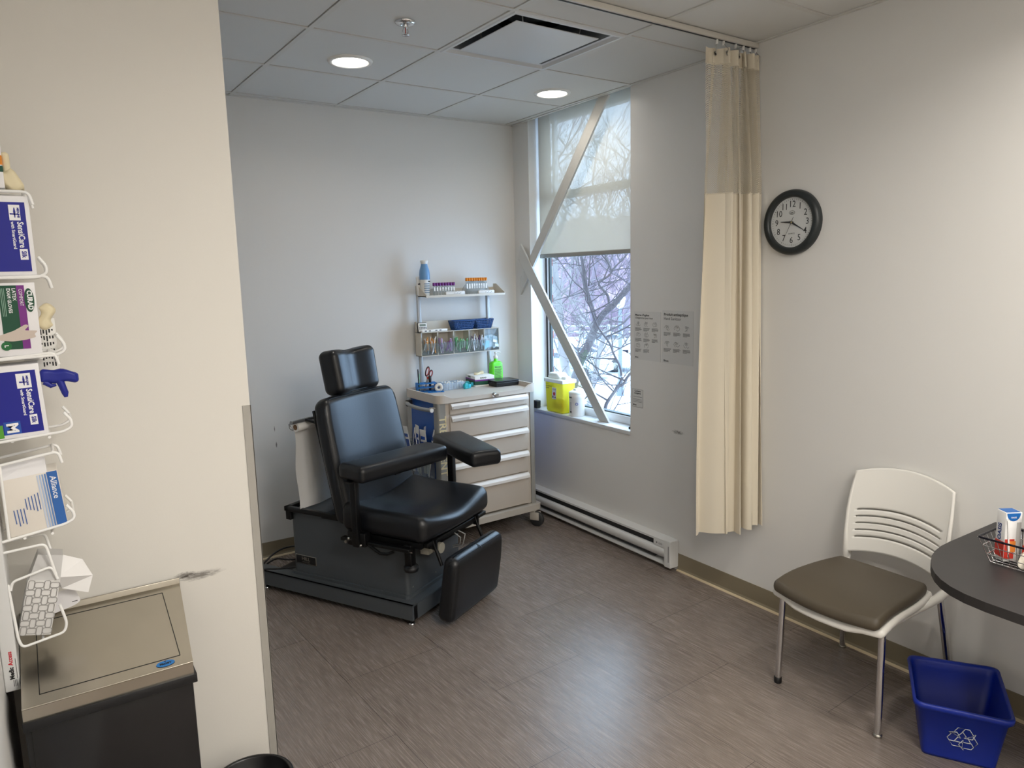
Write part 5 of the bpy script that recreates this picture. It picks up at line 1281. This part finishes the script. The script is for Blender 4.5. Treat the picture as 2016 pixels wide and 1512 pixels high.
m = MB(); m.b2((.17, -.042, GZ), (.30, 1.2, 4.2), brick); struct(m, 'trim_2')
m = MB(); m.b2((.24, -9, GZ), (150, 150, GZ - .2), mat('snowy_ground', '#b4b7bc', .9, var=(.25, .10))); struct(m, 'ground')
az = lambda deg, d, z: (P0[0] + d * math.sin(math.radians(deg)), P0[1] + d * math.cos(math.radians(deg)), z)
P0 = (-2.91, -4.40)
# roads: darker strip with kerb
m = MB(); A1_, B1_ = Vector(az(30, 39, GZ)), Vector(az(50, 44, GZ)); A2_, B2_ = Vector(az(30, 34.5, GZ)), Vector(az(50, 38.5, GZ))
m.hexa([A2_, B2_, B1_, A1_, A2_ + Vector((0, 0, .03)), B2_ + Vector((0, 0, .03)), B1_ + Vector((0, 0, .03)), A1_ + Vector((0, 0, .03))], mat('wet_road', '#8f949b', .7)); o = m.build('road'); o['kind'] = 'structure'
# wooded hillside
hm = bpy.data.materials.new('woods'); hm.use_nodes = True; nt = hm.node_tree; n = nt.nodes; l = nt.links; b = n['Principled BSDF']; b.inputs['Roughness'].default_value = 1
tc_ = n.new('ShaderNodeTexCoord'); mp_ = n.new('ShaderNodeMapping'); mp_.inputs['Scale'].default_value = (1.6, 1.6, .35); no_ = n.new('ShaderNodeTexNoise'); no_.inputs['Scale'].default_value = 1.0; no_.inputs['Detail'].default_value = 9; no_.inputs['Roughness'].default_value = .72
rp_ = n.new('ShaderNodeValToRGB'); e = rp_.color_ramp.elements; e[0].position = .34; e[0].color = hexc('#463b4a'); e[1].position = .68; e[1].color = hexc('#927f88')
q_ = rp_.color_ramp.elements.new(.5); q_.color = hexc('#6a5964')
l.new(tc_.outputs['Object'], mp_.inputs[0]); l.new(mp_.outputs[0], no_.inputs[0]); l.new(no_.outputs['Fac'], rp_.inputs[0]); l.new(rp_.outputs[0], b.inputs['Base Color'])
vs = []; fs = []; NA, NR = 60, 24; rng = random.Random(1)
for j in range(NR + 1):
    for i in range(NA + 1):
        a = 20 + 45 * i / NA; k = j / NR; d = 58 + 40 * k
        z = GZ + .8 + 9.2 * (1 - (1 - k) ** 2.2) + (1.6 * rng.random() + .9 * math.sin(i * .7 + j * .4)) * (1 if j else 0)
        vs.append(az(a, d, z))
for j in range(NR):
    for i in range(NA): a = j * (NA + 1) + i; fs.append((a, a + 1, a + NA + 2, a + NA + 1))
for i in range(NA + 1): vs.append(az(20 + 45 * i / NA, 58, GZ - .1))
o0 = (NR + 1) * (NA + 1)
for i in range(NA): fs.append((o0 + i, o0 + i + 1, i + 1, i))
m = MB(); m.add(vs, fs, hm, True); o = m.build('hillside'); o['kind'] = 'structure'
# guard rail
grm = mat('rail_galvanised', '#aeb2b8', .5)
gr = thing('guard_rail', 'pale metal guard rail along the road beyond the trees', 'guard rail', az(40, 52, GZ))
m = MB()
for z in (.55, .95, 1.35): m.rod(az(28, 53.5, GZ + z), az(52, 50, GZ + z), .07, grm, n=6)
m.build('rails', gr)
for i in range(14):
    a = 33 + i * 1.1; d = 53.5 - 3.5 * (a - 28) / 24; m = MB(); m.box(az(a, d, GZ + .7), (.14, .14, 1.4), grm); m.build('post', gr)
# street lamp
sl = thing('street_lamp', 'street lamp with a round white lantern on a dark grey pole', 'street lamp', (17.6, 18.3, GZ))
P1 = Vector((16.75, 17.75, GZ)); pole = mat('lamp_pole', '#5d6672', .5)
m = MB(T(*P1)); m.lathe([(.16, 0), (.14, .5), (.085, .6), (.07, 3.55)], pole, 16); m.build('pole', sl)
m = MB(T(*P1)); m.lathe([(.07, 3.55), (.12, 3.60), (.19, 3.78), (.205, 3.90)], mat('lantern_glass', '#d5dde4', .2), 20); m.lathe([(.225, 3.90), (.235, 3.95), (.15, 4.03), (.03, 4.08), (0, 4.11)], mat('lantern_cap', '#c6ccd4', .4), 20); m.build('lantern', sl)
# cars
def car(x, y, rz, col, label):
    t = thing('parked_car', label, 'car', (x, y, GZ + .02), rz, None); X = WM[t]; pm = mat('car_' + col[1:], col, .25, .2, coat=.5); gl = mat('car_glass', '#39424c', .1)
    side = [(-2.25, .35), (-2.25, .75), (-2.1, .95), (-1.9, 1.0), (-1.5, 1.42), (-.1, 1.48), (.9, 1.02), (1.9, .88), (2.22, .70), (2.25, .35)]
    def sec(pts, hw, top_in):
        k = len(pts); vs = [(px, -(hw - (top_in if pz > 1.02 else 0)), pz) for px, pz in pts] + [(px, hw - (top_in if pz > 1.02 else 0), pz) for px, pz in pts]
        return vs, [tuple(range(k)), tuple(range(2 * k - 1, k - 1, -1))] + [(i, k + i, k + (i + 1) % k, (i + 1) % k) for i in range(k)]
    m = MB(X); v_, f_ = sec(side, .88, .16); m.add(v_, f_, pm, False); m.build('car_body', t)
    m = MB(X)
    for s in (-1, 1): m.add([(px, s * .735 if pz > 1.1 else s * .885, pz) for px, pz in ((-1.75, 1.04), (-1.42, 1.36), (-.15, 1.41), (.70, 1.04))], [(0, 1, 2, 3)], gl)
    m.add([(-1.92, -.72, 1.03), (-1.92, .72, 1.03), (-1.53, .64, 1.41), (-1.53, -.64, 1.41)], [(0, 1, 2, 3)], gl); m.add([(.93, -.74, 1.03), (.93, .74, 1.03), (-.05, .66, 1.475), (-.05, -.66, 1.475)], [(0, 3, 2, 1)], gl); m.build('window', t)
    for wx in (-1.4, 1.4):
        for s in (-1, 1):
            m = MB(X @ T(wx, s * .80, .33) @ RX(PI / 2)); m.lathe([(.18, -.1), (.32, -.1), (.33, 0), (.32, .1), (.18, .1)], rubber, 20); m.lathe([(.0, -.09), (.18, -.1)], steel, 12); m.lathe([(.18, .1), (0, .09)], steel, 12); m.build('wheel', t)
    m = MB(X)
    for s in (-1, 1): m.box((-2.24, s * .68, .78), (.06, .26, .16), mat('tail_light', '#d02a2a', .3))
    m.build('tail_light', t)
car(18.2, 23.5, math.radians(-62), '#9fb0c2', 'pale blue parked car seen low through the window beside the brace bar')
car(20.6, 24.6, math.radians(-40), '#e2e5ea', 'white parked car with red tail lights behind the pale blue one')
car(26.5, 29.4, math.radians(-42), '#b9c2cc', 'silver parked car farther along the road near the guard rail')
# trees
TR = {
'A':([(2.57,3.01,2.35),(2.53,2.95,1.90),(2.52,2.93,1.71),(2.52,2.89,1.48),(2.52,2.85,1.25),(2.51,2.81,1.02),(2.50,2.75,0.67),(2.52,2.70,0.44),(2.54,2.62,0.06),(2.50,2.53,-0.57)],0.0438625,0.0598125),
'A2':([(2.51,2.89,1.45),(2.46,2.90,1.37),(2.44,2.90,1.25)],0.0143,0.00715),
'B':([(2.03,1.85,0.68),(2.09,1.84,0.80),(2.15,1.82,0.91),(2.19,1.81,1.01),(2.24,1.80,1.11)],0.048125,0.04125),
'B0':([(2.04,1.85,0.67),(1.96,1.86,0.46),(1.87,1.85,0.07),(1.79,1.81,-0.43)],0.048125,0.0584375),
'BR':([(2.24,1.80,1.11),(2.32,1.77,1.24),(2.42,1.72,1.33),(2.50,1.68,1.43),(2.61,1.64,1.55),(2.72,1.58,1.66)],0.0378125,0.0275),
'BL':([(2.24,1.80,1.11),(2.23,1.82,1.23),(2.20,1.88,1.43),(2.18,1.93,1.62),(2.19,1.96,1.80),(2.18,1.98,1.91),(2.19,2.02,2.22)],0.0275,0.0171875),
'BF':([(2.38,1.74,1.34),(2.38,1.76,1.43),(2.35,1.79,1.49),(2.31,1.83,1.56),(2.33,1.82,1.60),(2.40,1.78,1.65),(2.44,1.77,1.71),(2.41,1.81,1.82),(2.40,1.84,1.91),(2.37,1.90,2.16)],0.015125,0.00825),
'BG':([(2.44,1.77,1.71),(2.50,1.75,1.77),(2.56,1.71,1.83),(2.65,1.68,1.94)],0.0089375,0.004125),
'C':([(3.64,3.27,0.93),(3.61,3.27,0.83),(3.53,3.28,0.61),(3.48,3.28,0.42),(3.41,3.28,0.16),(3.33,3.27,-0.13),(3.23,3.21,-0.82)],0.033,0.0429),
'D':([(1.16,0.04,0.87),(1.12,0.06,0.82),(1.09,0.07,0.77),(1.05,0.09,0.76),(1.03,0.10,0.72),(0.98,0.12,0.65),(0.95,0.13,0.59),(0.93,0.12,0.47),(0.86,0.09,0.05)],0.0099,0.0165),
'DR':([(1.09,0.08,0.83),(1.06,0.09,0.77),(1.03,0.10,0.72)],0.00715,0.00825),
'DU':([(1.09,0.09,0.84),(1.08,0.10,0.92),(1.05,0.14,1.02),(1.03,0.17,1.11),(0.99,0.21,1.19),(0.96,0.24,1.26),(0.92,0.30,1.44),(0.90,0.33,1.54),(0.84,0.39,1.62),(0.78,0.44,1.73),(0.74,0.49,1.83),(0.70,0.54,2.00)],0.0099,0.0033),
'E':([(1.98,0.80,1.33),(1.88,0.85,1.27),(1.81,0.88,1.20),(1.72,0.93,1.15),(1.65,0.97,1.11),(1.57,1.01,1.06),(1.49,1.06,1.02),(1.42,1.09,0.95)],0.0121,0.0033),
'F':([(1.94,0.77,1.04),(1.85,0.82,1.01),(1.78,0.86,0.97),(1.71,0.90,0.93),(1.63,0.95,0.90),(1.52,1.01,0.86),(1.43,1.07,0.86)],0.0066,0.0022),
'G':([(2.51,2.88,1.40),(2.56,2.86,1.50),(2.60,2.88,1.71),(2.64,2.86,1.77),(2.78,2.79,1.86)],0.0066,0.00275),
'H':([(1.95,2.03,1.36),(2.02,1.99,1.44),(2.12,1.94,1.50),(2.27,1.86,1.58),(2.31,1.84,1.60)],0.00495,0.0033),
'I':([(2.55,2.78,0.98),(2.60,2.75,1.04),(2.70,2.70,1.08),(2.79,2.63,1.07),(2.87,2.58,1.06)],0.0066,0.00385),
}
bark = mat('bark_grey', '#4f494b', .9, 0, (30, .4)); bark2 = mat('bark_pale', '#75716f', .9, 0, (30, .4)); bark3 = mat('bark_dark', '#3f3839', .9, 0, (30, .4))
def spline(P, n=5):
    P = [Vector(p) for p in P]; Q = []
    for i in range(len(P) - 1):
        a = P[max(0, i - 1)]; b_ = P[i]; c = P[i + 1]; d = P[min(len(P) - 1, i + 2)]
        for j in range(n):
            t = j / n; Q.append(.5 * ((2 * b_) + (c - a) * t + (2 * a - 5 * b_ + 4 * c - d) * t * t + (-a + 3 * b_ - 3 * c + d) * t ** 3))
    return Q + [P[-1]]
def twig(m, p, d, L, r, mm, rng, depth):
    P = [p]; q = p.copy(); v = d.normalized(); n = 5
    for i in range(n):
        v = (v + Vector((rng.uniform(-.4, .4), rng.uniform(-.4, .4), rng.uniform(-.25, .45))) * .6).normalized(); q = q + v * L / n; P.append(q.copy())
        if depth > 0 and rng.random() < .75: twig(m, q.copy(), (v + Vector((rng.uniform(-1, 1), rng.uniform(-1, 1), rng.uniform(-.6, 1)))).normalized(), L * rng.uniform(.4, .7), r * .55, mm, rng, depth - 1)
    m.tube(P, r, mm, 4, radii=[r * (1 - .8 * i / n) for i in range(n + 1)])
def tree(name, keys, mm, label, seed, ntw, trunk, L0=.9, rt=.011):
    rng = random.Random(seed); pts0 = TR[trunk][0]; low = min(pts0, key=lambda p: p[2]); 
    t = thing(name, label, 'tree', (low[0], low[1], GZ), 0, 'bare trees outside the window')
    m = MB()
    def br(m, k, ground=False):
        P, r0, r1 = TR[k]; S = spline(P)
        if ground:
            if P[-1][2] < P[0][2]: S = S + [Vector((P[-1][0], P[-1][1], GZ))]; rr = [r0 + (r1 - r0) * i / (len(S) - 1) for i in range(len(S))]
            else: S = [Vector((P[0][0], P[0][1], GZ))] + S; rr = [r0 + (r1 - r0) * i / (len(S) - 1) for i in range(len(S))]
        else: rr = [r0 + (r1 - r0) * i / (len(S) - 1) for i in range(len(S))]
        m.tube(S, r0, mm, 10, radii=rr); return S
    S0 = br(m, trunk, True); m.build('trunk', t)
    m = MB(); allS = list(S0[3:-2])
    for k in keys:
        if k != trunk: allS += br(m, k)[1:]
    for i in range(ntw):
        p = rng.choice(allS); 
        if p.z < -1.2: continue
        twig(m, Vector(p), Vector((rng.uniform(-1, 1), rng.uniform(-1, 1), rng.uniform(-.2, 1))), L0 * rng.uniform(.5, 1.3), rt * rng.uniform(.6, 1.2), mm, rng, 2)
    m.build('branches', t)
tree('bare_tree', ['A', 'A2', 'G', 'I'], bark2, 'pale thick trunked bare tree nearest the brick edge of the window', 3, 26, 'A')
TR['B0'] = (TR['B0'][0], TR['B0'][1], TR['B0'][2])
tree('bare_tree', ['B0', 'B', 'BR', 'BL', 'BF', 'BG', 'H'], bark3, 'dark forked bare tree in the middle of the window view', 11, 26, 'B0', .9, .009)
tree('bare_tree', ['C'], bark2, 'slim pale bare trunk behind the dark forked tree', 5, 10, 'C')
tree('bare_tree', ['D', 'DR', 'DU', 'E', 'F'], bark, 'thin branching bare tree close to the lower window corner', 23, 30, 'D', .6, .007)
# trees further off, standing on the slope
far = mat('bark_far', '#6b6069', .95)
for i, (a, d, h) in enumerate(((36.9, 45, 13), (39.6, 48, 13), (42.0, 45, 13), (38.2, 62, 14), (41.0, 63, 14), (36.0, 60, 12))):
    rng = random.Random(50 + i); base = Vector(az(a, d, GZ + (0 if d < 57 else 1.0))); m = MB()
    t = thing('distant_tree', 'tall bare tree standing beyond the road in the window view', 'tree', base, 0, 'bare trees beyond the road')
    P = [base + Vector((rng.uniform(-.15, .15) * k, rng.uniform(-.15, .15) * k, h * k / 6)) for k in range(7)]
    m.tube(P, .16, far, 7, radii=[.19 * (1 - k / 7.5) for k in range(7)]); m.build('trunk', t); m = MB()
    for q in range(26):
        k = rng.uniform(1.5, 6); p = P[int(k)] + (P[min(6, int(k) + 1)] - P[int(k)]) * (k % 1)
        twig(m, p, Vector((rng.uniform(-1, 1), rng.uniform(-1, 1), rng.uniform(.2, 1))), rng.uniform(1.8, 4.2), .045, far, rng, 2)
    m.build('branches', t)

# ================================================================== LIGHT
def area(name, loc, sx, sy, energy, col, rot=(0, 0, 0), shape='RECTANGLE', spread=PI):
    L = bpy.data.lights.new(name, 'AREA'); L.shape = shape; L.size = sx; L.size_y = sy; L.energy = energy; L.color = col; L.spread = spread
    o = bpy.data.objects.new(name, L); COL.objects.link(o); o.location = loc; o.rotation_euler = rot; return o
downlight(-1.60, -3.30, 'lit round recessed downlight in the ceiling between the cream wall and the guest chair'); downlight(-.62, -3.75, 'lit round recessed downlight in the ceiling above the guest chair and table')
for x, y in ((-1.60, -3.30), (-.62, -3.75)):
    area('downlight_lamp', (x, y, H - .010), .15, .15, E_FRONT, (1, .95, .88), shape='DISK', spread=math.radians(150))
for x, y in ((-1.535, -.925), (-.300, -.880)):
    area('downlight_lamp', (x, y, H - .010), .15, .15, E_DOWN, (1, .93, .84), shape='DISK', spread=math.radians(150))
# ceiling troffer in the front of the room, over and behind the camera
troffer = mat('troffer_lens', '#ffffff', .4, emit=('#fff1de', 3.0))
for x, y, lb in ((-1.95, -5.05, 'flat rectangular ceiling light panel above the glove rack side of the room'), (-1.2, -6.0, 'flat rectangular ceiling light panel above the table side of the room')):
    t = thing('ceiling_panel_light', lb, 'ceiling light', (x, y, H - .02))
    m = MB(); ring(MB(), 0, .1, 0, .1, white_pl); m.b2((x - .30, y - .60, H - .018), (x + .30, y + .60, H - .002), white_pl, .002); m.build('housing', t)
    m = MB(); m.b2((x - .28, y - .58, H - .020), (x + .28, y + .58, H - .0182), troffer); m.build('lens', t)
    area('panel_lamp', (x, y, H - .025), .56, 1.16, E_PANEL, (1, .955, .89))
w = bpy.data.worlds.new('World'); scene.world = w; w.use_nodes = True
nt = w.node_tree; bg = nt.nodes['Background']; bg.inputs[1].default_value = SKY
# overcast sky: slightly brighter overhead, cool white
tcw = nt.nodes.new('ShaderNodeTexCoord'); sxw = nt.nodes.new('ShaderNodeSeparateXYZ'); rw_ = nt.nodes.new('ShaderNodeValToRGB')
nt.links.new(tcw.outputs['Generated'], sxw.inputs[0]); nt.links.new(sxw.outputs[2], rw_.inputs[0]); nt.links.new(rw_.outputs[0], bg.inputs[0])
rw_.color_ramp.elements[0].color = (.55, .73, 1, 1); rw_.color_ramp.elements[1].color = (.71, .85, 1, 1)

# ================================================================== CAMERA
cam = bpy.data.cameras.new('camera'); co = bpy.data.objects.new('camera', cam); COL.objects.link(co); scene.camera = co
yaw, pitch, roll, F_ = .5758, .1492, -.0242, 1424.8
f = Vector((math.sin(yaw) * math.cos(pitch), math.cos(yaw) * math.cos(pitch), -math.sin(pitch))); r = Vector((math.cos(yaw), -math.sin(yaw), 0)); u = r.cross(f)
r2 = r * math.cos(roll) + u * math.sin(roll); u2 = -r * math.sin(roll) + u * math.cos(roll)
co.matrix_world = Matrix(((r2.x, u2.x, -f.x, -2.9117), (r2.y, u2.y, -f.y, -4.4022), (r2.z, u2.z, -f.z, 1.6869), (0, 0, 0, 1)))
cam.sensor_width = 36; cam.sensor_fit = 'HORIZONTAL'; cam.lens = F_ / 2016 * 36; cam.clip_start = .02; cam.clip_end = 400
vs_ = scene.view_settings; vs_.view_transform = 'Standard'; vs_.look = 'None'; vs_.gamma = 1; vs_.use_curve_mapping = False; vs_.exposure = EXPO
scene.cycles.use_denoising = True; scene.cycles.max_bounces = 10; scene.cycles.diffuse_bounces = 5; scene.cycles.transparent_max_bounces = 24; scene.cycles.glossy_bounces = 4
scene.cycles.caustics_reflective = False; scene.cycles.caustics_refractive = False; scene.cycles.sample_clamp_indirect = 6
